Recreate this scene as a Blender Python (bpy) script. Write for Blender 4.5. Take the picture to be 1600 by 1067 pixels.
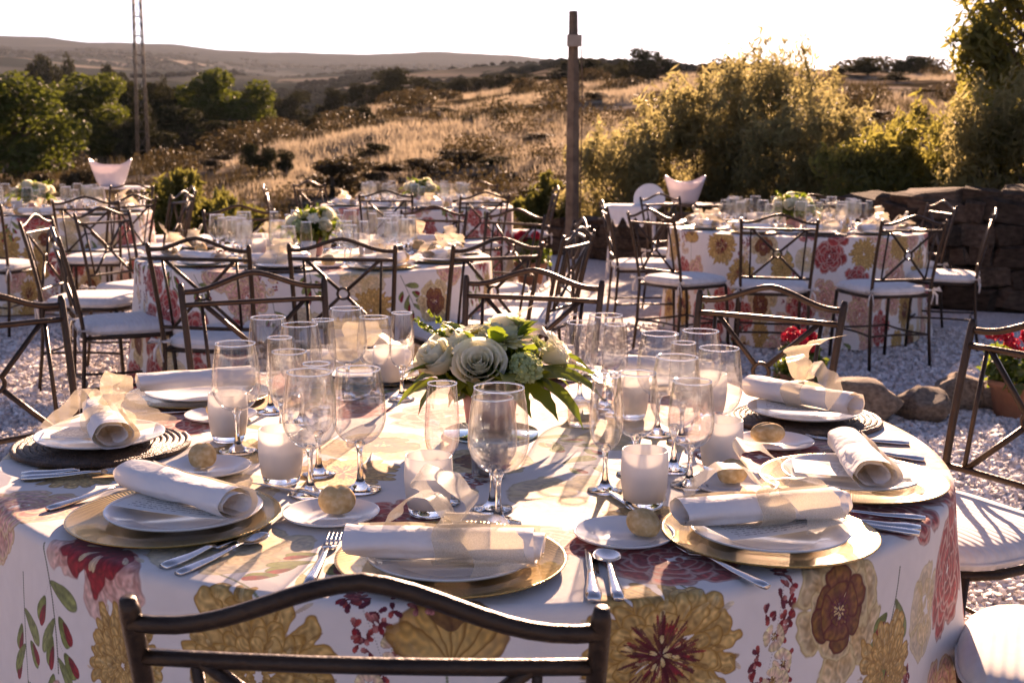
import bpy, bmesh, math, random
import numpy as np
from mathutils import Vector, Matrix, noise
rnd = random.Random(7)
rng = np.random.default_rng(7)
sc = bpy.context.scene
col = sc.collection
PI = math.pi
R = math.radians
for o in list(bpy.data.objects):
    bpy.data.objects.remove(o)

# ------------------------------------------------------------------ camera
HC = 1.357
FPX = 1916.0
PITCH = math.atan((533.5 - 223) / FPX)
cam = bpy.data.cameras.new('camera')
cam.sensor_width = 36.0
cam.lens = FPX / 1600 * 36
cam.clip_start = 0.05
cam.clip_end = 20000
cam.dof.use_dof = True
cam.dof.focus_distance = 2.15
cam.dof.aperture_fstop = 10.0
co = bpy.data.objects.new('camera', cam)
col.objects.link(co)
fwd = Vector((0, math.cos(PITCH), -math.sin(PITCH)))
co.matrix_world = Matrix.Translation((0, 0, HC)) @ (fwd.to_track_quat('-Z', 'Y').to_matrix().to_4x4() @ Matrix.Rotation(R(0.5), 4, 'Z'))
sc.camera = co

# ------------------------------------------------------------------ sky, sun, exposure
SUN_AZ, SUN_EL = R(10.5), R(17.0)
w = bpy.data.worlds.new('World')
sc.world = w
w.use_nodes = True
nt = w.node_tree
bg = nt.nodes['Background']
sky = nt.nodes.new('ShaderNodeTexSky')
sky.sky_type = 'NISHITA'
sky.sun_disc = False
sky.sun_elevation = SUN_EL
sky.sun_rotation = SUN_AZ
sky.air_density = 0.7
sky.dust_density = 0.12
sky.ozone_density = 2.0
nt.links.new(sky.outputs[0], bg.inputs[0])
bg.inputs[1].default_value = 0.05
sl = bpy.data.lights.new('sun', 'SUN')
sl.energy = 5.0
sl.angle = R(0.53)
sl.color = (1.0, 0.79, 0.53)
so = bpy.data.objects.new('sun', sl)
col.objects.link(so)
sdir = Vector((math.sin(SUN_AZ) * math.cos(SUN_EL), math.cos(SUN_AZ) * math.cos(SUN_EL), math.sin(SUN_EL)))
so.rotation_euler = (-sdir).to_track_quat('-Z', 'Y').to_euler()
so.location = (0, 0, 60)
vs = sc.view_settings
vs.view_transform = 'Standard'
vs.look = 'None'
vs.gamma = 1.0
vs.use_curve_mapping = False
vs.exposure = 1.93
vs.use_white_balance = True
vs.white_balance_temperature = 7600
vs.white_balance_tint = 37.0
cy = sc.cycles
cy.use_denoising = True
cy.max_bounces = 10
cy.diffuse_bounces = 3
cy.glossy_bounces = 4
cy.transmission_bounces = 8
cy.transparent_max_bounces = 40
cy.volume_bounces = 0
cy.sample_clamp_indirect = 4.0
cy.sample_clamp_direct = 0.0
cy.caustics_reflective = False
cy.caustics_refractive = False
cy.blur_glossy = 0.5

# ------------------------------------------------------------------ helpers
def tag(o, label=None, cat=None, group=None, kind=None):
    if label: o['label'] = label
    if cat: o['category'] = cat
    if group: o['group'] = group
    if kind: o['kind'] = kind
    return o

def mk(name, V, F, mats=(), smooth=True, uv=None, midx=None):
    me = bpy.data.meshes.new(name)
    V = np.asarray(V, np.float32).reshape(-1, 3)
    if isinstance(F, np.ndarray):
        k = F.shape[1]
        me.vertices.add(len(V)); me.vertices.foreach_set('co', V.ravel())
        me.loops.add(F.size); me.loops.foreach_set('vertex_index', F.astype(np.int32).ravel())
        me.polygons.add(len(F)); me.polygons.foreach_set('loop_start', np.arange(0, F.size, k, dtype=np.int32))
        me.update(calc_edges=True)
    else:
        me.from_pydata(V.tolist(), [], F)
    for m in mats: me.materials.append(m)
    if midx is not None: me.polygons.foreach_set('material_index', np.asarray(midx, np.int32))
    me.polygons.foreach_set('use_smooth', np.full(len(me.polygons), smooth))
    if uv is not None:
        l = me.uv_layers.new(name='UVMap')
        vi = np.empty(len(me.loops), np.int32); me.loops.foreach_get('vertex_index', vi)
        l.data.foreach_set('uv', np.asarray(uv, np.float32)[vi].ravel())
    me.update()
    return me

def ob(name, me, parent=None, loc=(0, 0, 0), rot=(0, 0, 0), scale=None):
    o = bpy.data.objects.new(name, me)
    col.objects.link(o)
    o.location = loc
    o.rotation_euler = rot
    if scale is not None:
        o.scale = (scale,) * 3 if isinstance(scale, (int, float)) else scale
    o.parent = parent
    return o

def empty(name, loc=(0, 0, 0), rz=0.0, label=None, cat=None, group=None, rot=None, scale=None):
    o = bpy.data.objects.new(name, None)
    o.empty_display_size = 0.1
    col.objects.link(o)
    o.location = loc
    o.rotation_euler = rot if rot else (0, 0, rz)
    if scale: o.scale = (scale,) * 3 if isinstance(scale, (int, float)) else scale
    tag(o, label, cat, group)
    return o

KIDS = {}
def copy_tree(o, parent=None):
    c = o.copy()
    col.objects.link(c)
    c.parent = parent
    for ch in o.children:
        copy_tree(ch, c)
    return c

class MB:
    """collects shapes into one mesh"""
    def __init__(s): s.V = []; s.F = []; s.M = []; s.soft = False
    def add(s, V, F, mi=0):
        b = len(s.V)
        s.V += [tuple(v) for v in V]
        for f in F:
            s.F.append(tuple(i + b for i in f)); s.M.append(mi)
        return s
    def box(s, c, d, rz=0.0, mi=0, tilt=0.0):
        V = []
        for sx in (-1, 1):
            for sy in (-1, 1):
                for sz in (-1, 1):
                    x, y, z = sx * d[0] / 2, sy * d[1] / 2, sz * d[2] / 2
                    x, y = x * math.cos(rz) - y * math.sin(rz), x * math.sin(rz) + y * math.cos(rz)
                    V.append((c[0] + x, c[1] + y, c[2] + z))
        return s.add(V, [(0, 1, 3, 2), (4, 6, 7, 5), (0, 4, 5, 1), (2, 3, 7, 6), (0, 2, 6, 4), (1, 5, 7, 3)], mi)
    def tube(s, P, r, n=8, closed=False, mi=0, flat=1.0, cap=True):
        P = [Vector(p) for p in P]
        m = len(P)
        rr = r if isinstance(r, (list, tuple)) else [r] * m
        V = []; up = None
        for i in range(m):
            a = P[(i - 1) % m] if (closed or i) else P[0]
            b = P[(i + 1) % m] if (closed or i < m - 1) else P[-1]
            t = (b - a).normalized()
            if up is None:
                up = Vector((0, 0, 1)) if abs(t.z) < .9 else Vector((0, 1, 0))
            x = t.cross(up)
            if x.length < 1e-4: x = t.cross(Vector((1, 0, 0)))
            x.normalize(); y = x.cross(t).normalized(); up = y
            for k in range(n):
                a_ = 2 * PI * (k + .5) / n
                V.append(P[i] + x * math.cos(a_) * rr[i] * flat + y * math.sin(a_) * rr[i])
        F = []
        for i in range(m if closed else m - 1):
            j = (i + 1) % m
            for k in range(n):
                F.append((i * n + k, i * n + (k + 1) % n, j * n + (k + 1) % n, j * n + k))
        if not closed and cap:
            F.append(tuple(reversed(range(n)))); F.append(tuple(range((m - 1) * n, m * n)))
        return s.add(V, F, mi)
    def lathe(s, prof, n=24, mi=0, c=(0, 0, 0), sx=1.0):
        V = []; F = []; rings = []
        for (r, z) in prof:
            if r < 1e-6:
                rings.append([len(V)]); V.append((c[0], c[1], c[2] + z))
            else:
                rings.append(list(range(len(V), len(V) + n)))
                V += [(c[0] + r * math.cos(2 * PI * k / n) * sx, c[1] + r * math.sin(2 * PI * k / n), c[2] + z) for k in range(n)]
        ms = mi if isinstance(mi, list) else [mi] * (len(rings) - 1)
        for q, (a, b) in enumerate(zip(rings[:-1], rings[1:])):
            fs = []
            for k in range(n):
                k2 = (k + 1) % n
                if len(a) == 1 and len(b) == 1: continue
                if len(a) == 1: fs.append((a[0], b[k2], b[k]))
                elif len(b) == 1: fs.append((a[k], a[k2], b[0]))
                else: fs.append((a[k], a[k2], b[k2], b[k]))
            b0 = len(s.V)
            s.F += [tuple(i + b0 for i in f) for f in fs]; s.M += [ms[q]] * len(fs)
        s.V += V
        return s
    def mesh(s, name, mats, smooth=True):
        return mk(name, s.V, s.F, mats if isinstance(mats, (list, tuple)) else [mats], smooth, midx=s.M)

def arc(c, r, a0, a1, n, z0, z1=None):
    return [(c[0] + r * math.cos(a0 + (a1 - a0) * i / n), c[1] + r * math.sin(a0 + (a1 - a0) * i / n), z0 + ((z1 if z1 is not None else z0) - z0) * i / n) for i in range(n + 1)]

# ------------------------------------------------------------------ materials
MATS = {}
def new_mat(name):
    m = bpy.data.materials.new(name); m.use_nodes = True
    n = m.node_tree
    return m, n, n.nodes['Principled BSDF'], n.nodes['Material Output']
def N(n, t, **kw):
    x = n.nodes.new(t)
    for k, v in kw.items(): setattr(x, k, v)
    return x
def ramp(n, stops):
    r = N(n, 'ShaderNodeValToRGB')
    e = r.color_ramp.elements
    while len(e) < len(stops): e.new(0.5)
    for i, (p, c) in enumerate(stops):
        e[i].position = p; e[i].color = (*c, 1)
    return r
def noisy(name, c1, c2, scale=8.0, rough=0.6, bump=0.0, bscale=None, metallic=0.0, detail=4.0, spec=0.5, sheen=0.0, coord='Object', objrand=0.0, translucent=0.0, tcol=None, c3=None):
    """principled material whose colour wanders between two tones, with optional fine relief"""
    m, n, p, out = new_mat(name)
    tc = N(n, 'ShaderNodeTexCoord')
    nz = N(n, 'ShaderNodeTexNoise'); nz.inputs['Scale'].default_value = scale; nz.inputs['Detail'].default_value = detail
    n.links.new(tc.outputs[coord], nz.inputs['Vector'])
    rp = ramp(n, [(0.32, c1), (0.68, c2)] if c3 is None else [(0.28, c1), (0.5, c2), (0.72, c3)])
    n.links.new(nz.outputs['Fac'], rp.inputs['Fac'])
    csock = rp.outputs[0]
    if objrand:
        oi = N(n, 'ShaderNodeObjectInfo')
        hs = N(n, 'ShaderNodeHueSaturation')
        mr = N(n, 'ShaderNodeMapRange'); mr.inputs['To Min'].default_value = 1 - objrand; mr.inputs['To Max'].default_value = 1 + objrand
        n.links.new(oi.outputs['Random'], mr.inputs['Value']); n.links.new(mr.outputs[0], hs.inputs['Value'])
        n.links.new(csock, hs.inputs['Color']); csock = hs.outputs[0]
    n.links.new(csock, p.inputs['Base Color'])
    p.inputs['Roughness'].default_value = rough
    p.inputs['Metallic'].default_value = metallic
    p.inputs['Specular IOR Level'].default_value = spec
    if sheen: p.inputs['Sheen Weight'].default_value = sheen
    if bump:
        nb = N(n, 'ShaderNodeTexNoise'); nb.inputs['Scale'].default_value = bscale or scale * 4; nb.inputs['Detail'].default_value = 6
        n.links.new(tc.outputs[coord], nb.inputs['Vector'])
        b = N(n, 'ShaderNodeBump'); b.inputs['Strength'].default_value = bump; b.inputs['Distance'].default_value = 0.01
        n.links.new(nb.outputs['Fac'], b.inputs['Height']); n.links.new(b.outputs[0], p.inputs['Normal'])
    if translucent:
        tr = N(n, 'ShaderNodeBsdfTranslucent')
        if tcol: tr.inputs[0].default_value = (*tcol, 1)
        else: n.links.new(csock, tr.inputs[0])
        mx = N(n, 'ShaderNodeMixShader'); mx.inputs[0].default_value = translucent
        n.links.new(p.outputs[0], mx.inputs[1]); n.links.new(tr.outputs[0], mx.inputs[2]); n.links.new(mx.outputs[0], out.inputs[0])
    MATS[name] = m
    return m

iron = noisy('bronze_iron', (.026, .015, .009), (.050, .030, .017), 14, .42, .25, 120, metallic=.45)
seatfab = noisy('seat_fabric', (.60, .58, .56), (.70, .68, .66), 30, .9, .25, 400, sheen=.2)
napkin_m = noisy('napkin_linen', (.84, .83, .83), (.89, .88, .88), 12, .9, .6, 30, translucent=.13, tcol=(.92, .76, .48))
porcelain = noisy('porcelain', (.76, .76, .76), (.82, .82, .81), 5, .12, 0)
paper = noisy('menu_paper', (.78, .77, .74), (.84, .83, .80), 20, .8, 0)
steel = noisy('cutlery_steel', (.62, .60, .58), (.74, .72, .70), 40, .16, .03, 300, metallic=1.0)
bread = noisy('bread_crust', (.50, .31, .13), (.63, .43, .21), 2.2, .9, .3, 14, c3=(.74, .58, .36), spec=.1)
wicker = noisy('brown_wicker', (.035, .018, .010), (.10, .05, .026), 60, .5, .7, 260)
ice_plastic = noisy('white_plastic', (.70, .66, .68), (.80, .76, .78), 5, .3, 0, translucent=.3, tcol=(.8, .7, .7))
wood_old = noisy('weathered_wood', (.075, .052, .035), (.17, .125, .085), 9, .85, .5, 40)
wood_dark = noisy('dark_wood', (.05, .03, .02), (.11, .07, .045), 9, .7, .3, 40)
galv = noisy('painted_steel', (.10, .085, .07), (.17, .145, .12), 20, .6, 0, metallic=.3)
terracotta = noisy('terracotta', (.26, .11, .06), (.38, .18, .10), 9, .85, .4, 60)
rock_m = noisy('border_rock', (.085, .060, .042), (.20, .145, .10), 7, .9, .8, 30, c3=(.30, .23, .165), objrand=.15)
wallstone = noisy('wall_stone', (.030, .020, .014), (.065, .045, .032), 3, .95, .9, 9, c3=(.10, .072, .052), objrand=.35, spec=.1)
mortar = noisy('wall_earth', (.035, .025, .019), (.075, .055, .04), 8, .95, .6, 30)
petal_white = noisy('white_petal', (.84, .82, .72), (.88, .87, .81), 16, .6, .1, 60, translucent=.55, tcol=(.94, .90, .68))
petal_green = noisy('green_petal', (.42, .50, .22), (.62, .68, .40), 30, .65, .1, 90, translucent=.35, tcol=(.6, .65, .2))
petal_yellow = noisy('pale_yellow_petal', (.66, .64, .34), (.78, .77, .58), 20, .65, .1, 90, translucent=.4, tcol=(.75, .70, .2))
petal_red = noisy('red_petal', (.38, .012, .03), (.58, .03, .06), 20, .6, .1, 90, translucent=.3, tcol=(.6, .03, .05), objrand=.2)
leaf_b = noisy('bouquet_leaf', (.028, .052, .012), (.075, .115, .022), 12, .42, .15, 60, translucent=.45, tcol=(.26, .36, .03), objrand=.2)
stem_m = noisy('green_stem', (.05, .08, .02), (.09, .13, .03), 12, .5)
wax = noisy('candle_wax', (.80, .78, .74), (.85, .83, .80), 9, .5, 0, translucent=.35)

def gold_mat():
    m, n, p, out = new_mat('gold_glass')
    tc = N(n, 'ShaderNodeTexCoord')
    sx = N(n, 'ShaderNodeSeparateXYZ'); n.links.new(tc.outputs['Object'], sx.inputs[0])
    at = N(n, 'ShaderNodeMath', operation='ARCTAN2'); n.links.new(sx.outputs[1], at.inputs[0]); n.links.new(sx.outputs[0], at.inputs[1])
    mu = N(n, 'ShaderNodeMath', operation='MULTIPLY'); mu.inputs[1].default_value = 150; n.links.new(at.outputs[0], mu.inputs[0])
    si = N(n, 'ShaderNodeMath', operation='SINE'); n.links.new(mu.outputs[0], si.inputs[0])
    b = N(n, 'ShaderNodeBump'); b.inputs['Strength'].default_value = .35; b.inputs['Distance'].default_value = .0015
    n.links.new(si.outputs[0], b.inputs['Height']); n.links.new(b.outputs[0], p.inputs['Normal'])
    nz = N(n, 'ShaderNodeTexNoise'); nz.inputs['Scale'].default_value = 14
    n.links.new(tc.outputs['Object'], nz.inputs['Vector'])
    rp = ramp(n, [(.3, (.34, .22, .055)), (.7, (.46, .31, .09))]); n.links.new(nz.outputs['Fac'], rp.inputs['Fac'])
    n.links.new(rp.outputs[0], p.inputs['Base Color'])
    p.inputs['Metallic'].default_value = .75; p.inputs['Roughness'].default_value = .27
    p.inputs['Coat Weight'].default_value = .5; p.inputs['Coat Roughness'].default_value = .06
    return m
gold = gold_mat()

def thin_glass(name, tint, ior, rough):
    m, n, p, out = new_mat(name)
    n.nodes.remove(p)
    # reflectance of a thin pane: the same from both sides
    lw = N(n, 'ShaderNodeLayerWeight'); lw.inputs['Blend'].default_value = .5
    pw = N(n, 'ShaderNodeMath', operation='POWER'); pw.inputs[1].default_value = 2.7; n.links.new(lw.outputs['Facing'], pw.inputs[0])
    mr = N(n, 'ShaderNodeMapRange'); mr.inputs['To Min'].default_value = .042; mr.inputs['To Max'].default_value = .95
    n.links.new(pw.outputs[0], mr.inputs['Value'])
    tr = N(n, 'ShaderNodeBsdfTransparent'); tr.inputs[0].default_value = (*tint, 1)
    gl = N(n, 'ShaderNodeBsdfGlossy'); gl.inputs['Roughness'].default_value = rough
    mx = N(n, 'ShaderNodeMixShader')
    rf = N(n, 'ShaderNodeBsdfRefraction'); rf.inputs['Roughness'].default_value = 0.0; rf.inputs['IOR'].default_value = 1.13; rf.inputs[0].default_value = (.97, .975, .97, 1)
    mt = N(n, 'ShaderNodeMixShader'); mt.inputs[0].default_value = .22
    n.links.new(tr.outputs[0], mt.inputs[1]); n.links.new(rf.outputs[0], mt.inputs[2])
    g2 = N(n, 'ShaderNodeBsdfGlossy'); g2.inputs['Roughness'].default_value = .11
    mg = N(n, 'ShaderNodeMixShader'); mg.inputs[0].default_value = .05
    n.links.new(gl.outputs[0], mg.inputs[1]); n.links.new(g2.outputs[0], mg.inputs[2])
    n.links.new(mr.outputs[0], mx.inputs[0]); n.links.new(mt.outputs[0], mx.inputs[1]); n.links.new(mg.outputs[0], mx.inputs[2])
    n.links.new(mx.outputs[0], out.inputs[0])
    return m
glass_thin = thin_glass('thin_clear_glass', (.97, .975, .97), 1.5, .045)
def solid_glass():
    m, n, p, out = new_mat('solid_clear_glass')
    p.inputs['Base Color'].default_value = (.97, .98, .98, 1)
    p.inputs['Roughness'].default_value = .02
    p.inputs['Transmission Weight'].default_value = 1.0
    p.inputs['IOR'].default_value = 1.5
    return m
glass_solid = solid_glass()
def frost():
    m, n, p, out = new_mat('frosted_white_glass')
    p.inputs['Base Color'].default_value = (.88, .87, .86, 1); p.inputs['Roughness'].default_value = .28
    tr = N(n, 'ShaderNodeBsdfTranslucent'); tr.inputs[0].default_value = (.95, .92, .88, 1)
    tp = N(n, 'ShaderNodeBsdfTransparent'); tp.inputs[0].default_value = (.95, .95, .94, 1)
    m1 = N(n, 'ShaderNodeMixShader'); m1.inputs[0].default_value = .52
    m2 = N(n, 'ShaderNodeMixShader'); m2.inputs[0].default_value = .03
    n.links.new(p.outputs[0], m1.inputs[1]); n.links.new(tr.outputs[0], m1.inputs[2])
    n.links.new(m1.outputs[0], m2.inputs[1]); n.links.new(tp.outputs[0], m2.inputs[2])
    n.links.new(m2.outputs[0], out.inputs[0])
    return m
frosted = frost()
def sheer():
    m, n, p, out = new_mat('sheer_organza')
    tc = N(n, 'ShaderNodeTexCoord')
    nz = N(n, 'ShaderNodeTexNoise'); nz.inputs['Scale'].default_value = 900; n.links.new(tc.outputs['Object'], nz.inputs['Vector'])
    p.inputs['Base Color'].default_value = (.72, .67, .55, 1); p.inputs['Roughness'].default_value = .4; p.inputs['Sheen Weight'].default_value = .4
    tl = N(n, 'ShaderNodeBsdfTranslucent'); tl.inputs[0].default_value = (.70, .60, .42, 1)
    tp = N(n, 'ShaderNodeBsdfTransparent')
    m1 = N(n, 'ShaderNodeMixShader'); m1.inputs[0].default_value = .45
    m2 = N(n, 'ShaderNodeMixShader')
    mr = N(n, 'ShaderNodeMapRange'); mr.inputs['From Min'].default_value = .35; mr.inputs['From Max'].default_value = .65; mr.inputs['To Min'].default_value = .34; mr.inputs['To Max'].default_value = .58
    n.links.new(nz.outputs['Fac'], mr.inputs['Value']); n.links.new(mr.outputs[0], m2.inputs[0])
    n.links.new(p.outputs[0], m1.inputs[1]); n.links.new(tl.outputs[0], m1.inputs[2])
    n.links.new(m1.outputs[0], m2.inputs[1]); n.links.new(tp.outputs[0], m2.inputs[2]); n.links.new(m2.outputs[0], out.inputs[0])
    return m
organza = sheer()
mirror_m = noisy('mirror_plate', (.42, .58, .62), (.50, .66, .70), 4, .04, 0, metallic=.9)

def leaf_mat(name, c1, c2, tcol, transl=.45, scale=1.5, rough=.6, spec=.12):
    return noisy(name, c1, c2, scale, rough, 0, translucent=transl, tcol=tcol, objrand=.22, spec=spec)
leaf_bright = leaf_mat('bright_leaf', (.026, .040, .009), (.060, .082, .018), (.12, .145, .02), .40, .35)
leaf_oak = leaf_mat('holm_oak_leaf', (.016, .019, .009), (.036, .040, .017), (.045, .045, .014), .22, .7, .8, .05)
leaf_olive = leaf_mat('olive_shrub_leaf', (.080, .080, .036), (.14, .135, .062), (.38, .33, .14), .64, 1.2, .5, .3)
leaf_tree = leaf_mat('broad_leaf', (.045, .056, .016), (.10, .11, .033), (.34, .31, .07), .58, 1.2, .5, .35)
dry_grass_m = leaf_mat('dry_grass', (.22, .172, .118), (.46, .385, .285), (.44, .36, .25), .42, .35)
scrub_m = leaf_mat('scrub_leaf', (.026, .023, .012), (.062, .050, .025), (.09, .065, .025), .3, 2)
feather_m = leaf_mat('feathery_leaf', (.07, .08, .022), (.13, .14, .04), (.24, .23, .05), .45, 3)
bark = noisy('bark', (.05, .035, .024), (.12, .085, .06), 12, .9, .6, 40)

# ------------------------------------------------------------------ land
PXC = np.array([-2600, -600, 0, 250, 450, 650, 900, 1150, 1400, 1600, 2200, 4200], float)
YR = np.array([0, 15.5, 17.5, 28, 45, 70, 100, 140, 250, 450, 800, 1400, 2300, 2900, 4200], float)
ZT = np.array([
    [-.12] * 12,
    [-.12] * 12,
    [-.5, -.5, -.5, -.45, -.4, -.35, -.2, .1, .35, .35, .3, .3],
    [-.8, -.8, -.8, -.7, -.5, -.3, .0, .4, .6, .5, .4, .4],
    [-.6, -.6, -.5, -.3, .3, .9, 1.4, 2.0, 2.1, 1.9, 1.8, 1.8],
    [-.3, -.2, .1, .45, 1.6, 2.7, 3.5, 4.3, 4.6, 4.5, 4.4, 4.4],
    [-2, -2, -1.2, .0, 2.2, 4.1, 5.6, 6.6, 6.9, 6.6, 6.5, 6.5],
    [-4, -4, -3.2, -1.5, 1.6, 4.9, 7.2, 8.0, 7.6, 7.4, 7.2, 7.2],
    [-6, -6, -4, -2, 3, 11, 16.5, 15.5, 11, 9, 9, 9],
    [4, 5, 6, 9, 13, 20, 22, 19, 15, 14, 14, 14],
    [44, 45, 45, 39, 34, 38, 38, 33, 27, 27, 27, 27],
    [95, 100, 98, 87, 77, 74, 70, 60, 52, 50, 50, 50],
    [190, 196, 199, 197, 186, 182, 168, 148, 128, 112, 110, 110],
    [110, 110, 110, 110, 110, 100, 95, 90, 80, 80, 80, 80],
    [60] * 12], float)

def vnoise(x, y, seed=0):
    """smooth value noise on arrays"""
    xi = np.floor(x).astype(np.int64); yi = np.floor(y).astype(np.int64)
    fx = x - xi; fy = y - yi
    fx = fx * fx * (3 - 2 * fx); fy = fy * fy * (3 - 2 * fy)
    def h(a, b):
        n = (a * 374761393 + b * 668265263 + seed * 1274126177) & 0x7fffffff
        n = ((n ^ (n >> 13)) * 1274126177) & 0x7fffffff
        return ((n ^ (n >> 16)) & 0xffff) / 65535.0
    return (h(xi, yi) * (1 - fx) + h(xi + 1, yi) * fx) * (1 - fy) + (h(xi, yi + 1) * (1 - fx) + h(xi + 1, yi + 1) * fx) * fy

def land_z(x, y):
    x = np.asarray(x, float); y = np.asarray(y, float)
    r = np.hypot(x, y)
    az = np.arctan2(x, y)
    px = 800 + FPX * np.tan(np.clip(az, -1.05, 1.05))
    d = r * np.maximum(np.cos(az), .5)
    ci = np.clip(np.interp(px, PXC, np.arange(12)), 0, 10.999)
    ri = np.clip(np.interp(d, YR, np.arange(15)), 0, 13.999)
    c0 = ci.astype(int); r0 = ri.astype(int); fc = ci - c0; fr = ri - r0
    fc = fc * fc * (3 - 2 * fc)
    z = (ZT[r0, c0] * (1 - fc) + ZT[r0, c0 + 1] * fc) * (1 - fr) + (ZT[r0 + 1, c0] * (1 - fc) + ZT[r0 + 1, c0 + 1] * fc) * fr
    k = np.clip((d - 16) / 12, 0, 1)
    z = z + k * ((vnoise(x / 7, y / 7, 1) - .5) * .5 + (vnoise(x / 2.2, y / 2.2, 2) - .5) * .22)
    k2 = np.clip((d - 60) / 400, 0, 1)
    k4 = np.clip((d - 260) / 300, 0, 1)
    z = z + k2 * ((vnoise(x / 140, y / 140, 3) - .5) * 13 + (vnoise(x / 45, y / 45, 4) - .5) * 3.5) * (1 - .3 * np.clip((d - 1500) / 500, 0, 1))
    z = z + k4 * (1 - np.abs(2 * vnoise(x / 420 + y / 900, y / 210, 9) - 1) - .5) * 17 * (1 - .6 * np.clip((d - 1600) / 500, 0, 1)) - 20 * np.clip((d - 500) / 1500, 0, 1)
    k3 = np.clip((d - 1500) / 600, 0, 1)
    z = z + k3 * (vnoise(x / 330, y / 330, 5) - .5) * 22
    return z

def lz(x, y): return float(land_z(np.array([x]), np.array([y]))[0])

def build_land():
    th = np.concatenate([np.linspace(-PI, R(-36), 70, endpoint=False), np.linspace(R(-36), R(36), 420, endpoint=False), np.linspace(R(36), PI, 70, endpoint=False)])
    rr = np.concatenate([[2.0, 8, 14, 15.5], np.geomspace(16.2, 4300, 190)])
    T, RR = np.meshgrid(th, rr, indexing='xy')
    X = RR * np.sin(T); Y = RR * np.cos(T)
    Z = land_z(X, Y)
    V = np.stack([X, Y, Z], -1).reshape(-1, 3)
    nt_, nr = len(th), len(rr)
    i, j = np.meshgrid(np.arange(nt_), np.arange(nr - 1), indexing='xy')
    a = j * nt_ + i; b = j * nt_ + (i + 1) % nt_
    F = np.stack([a, a + nt_, b + nt_, b], -1).reshape(-1, 4)
    c = len(V)
    me = mk('land', V, F, [land_mat()])
    o = ob('terrain', me)
    tag(o, 'dry golden hillside and far wooded hills beyond the terrace', None, None, 'structure')

def land_mat():
    m, n, p, out = new_mat('dry_hill_land')
    L = n.links.new
    geo = N(n, 'ShaderNodeNewGeometry')
    ln = N(n, 'ShaderNodeVectorMath', operation='LENGTH'); L(geo.outputs['Position'], ln.inputs[0])
    far = N(n, 'ShaderNodeMapRange'); far.inputs['From Min'].default_value = 130; far.inputs['From Max'].default_value = 380
    L(ln.outputs['Value'], far.inputs['Value'])
    def nz(scale, det=5, dist=0.0):
        x = N(n, 'ShaderNodeTexNoise'); x.inputs['Scale'].default_value = scale; x.inputs['Detail'].default_value = det; x.inputs['Distortion'].default_value = dist
        L(geo.outputs['Position'], x.inputs['Vector']); return x.outputs['Fac']
    # near slope: straw, bare earth, scrub
    r1 = ramp(n, [(.34, (.07, .052, .034)), (.50, (.19, .150, .105)), (.68, (.40, .325, .24))]); L(nz(.55, 8), r1.inputs['Fac'])
    r2 = ramp(n, [(.46, (0, 0, 0)), (.56, (1, 1, 1))]); L(nz(.13, 7), r2.inputs['Fac'])
    mx1 = N(n, 'ShaderNodeMix', data_type='RGBA'); L(r2.outputs[0], mx1.inputs[0]); L(r1.outputs[0], mx1.inputs[6]); mx1.inputs[7].default_value = (.042, .033, .019, 1)
    # far: fields and oak woods
    vo = N(n, 'ShaderNodeTexVoronoi'); vo.inputs['Scale'].default_value = .0075
    nv = N(n, 'ShaderNodeTexNoise'); nv.inputs['Scale'].default_value = .008; L(geo.outputs['Position'], nv.inputs['Vector'])
    av = N(n, 'ShaderNodeVectorMath', operation='MULTIPLY_ADD'); L(nv.outputs['Color'], av.inputs[0]); av.inputs[1].default_value = (90, 90, 90); L(geo.outputs['Position'], av.inputs[2])
    L(av.outputs[0], vo.inputs['Vector'])
    r3 = ramp(n, [(.20, (.05, .056, .052)), (.42, (.10, .096, .082)), (.62, (.19, .16, .125)), (.85, (.34, .275, .205))]); L(vo.outputs['Color'], r3.inputs['Fac'])
    r4 = ramp(n, [(.42, (0, 0, 0)), (.50, (1, 1, 1))]); L(nz(.0062, 9, .6), r4.inputs['Fac'])
    mx2 = N(n, 'ShaderNodeMix', data_type='RGBA'); L(r4.outputs[0], mx2.inputs[0]); L(r3.outputs[0], mx2.inputs[6]); mx2.inputs[7].default_value = (.024, .031, .028, 1)
    r5 = ramp(n, [(.60, (0, 0, 0)), (.66, (1, 1, 1))]); L(nz(.06, 4), r5.inputs['Fac'])
    mx3 = N(n, 'ShaderNodeMix', data_type='RGBA'); L(r5.outputs[0], mx3.inputs[0]); L(mx2.outputs[2], mx3.inputs[6]); mx3.inputs[7].default_value = (.028, .030, .022, 1)
    # the highest ridge is wooded
    r6 = N(n, 'ShaderNodeMapRange'); r6.inputs['From Min'].default_value = 1500; r6.inputs['From Max'].default_value = 1900; r6.inputs['To Max'].default_value = .95; L(ln.outputs['Value'], r6.inputs['Value'])
    mx4 = N(n, 'ShaderNodeMix', data_type='RGBA'); L(r6.outputs[0], mx4.inputs[0]); L(mx3.outputs[2], mx4.inputs[6]); mx4.inputs[7].default_value = (.024, .031, .036, 1)
    mx = N(n, 'ShaderNodeMix', data_type='RGBA'); L(far.outputs[0], mx.inputs[0]); L(mx1.outputs[2], mx.inputs[6]); L(mx4.outputs[2], mx.inputs[7])
    L(mx.outputs[2], p.inputs['Base Color'])
    p.inputs['Roughness'].default_value = 1.0; p.inputs['Specular IOR Level'].default_value = 0.0
    b = N(n, 'ShaderNodeBump'); b.inputs['Strength'].default_value = .8; b.inputs['Distance'].default_value = .12; L(nz(2.2, 9), b.inputs['Height']); L(b.outputs[0], p.inputs['Normal'])
    return m
build_land()

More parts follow.
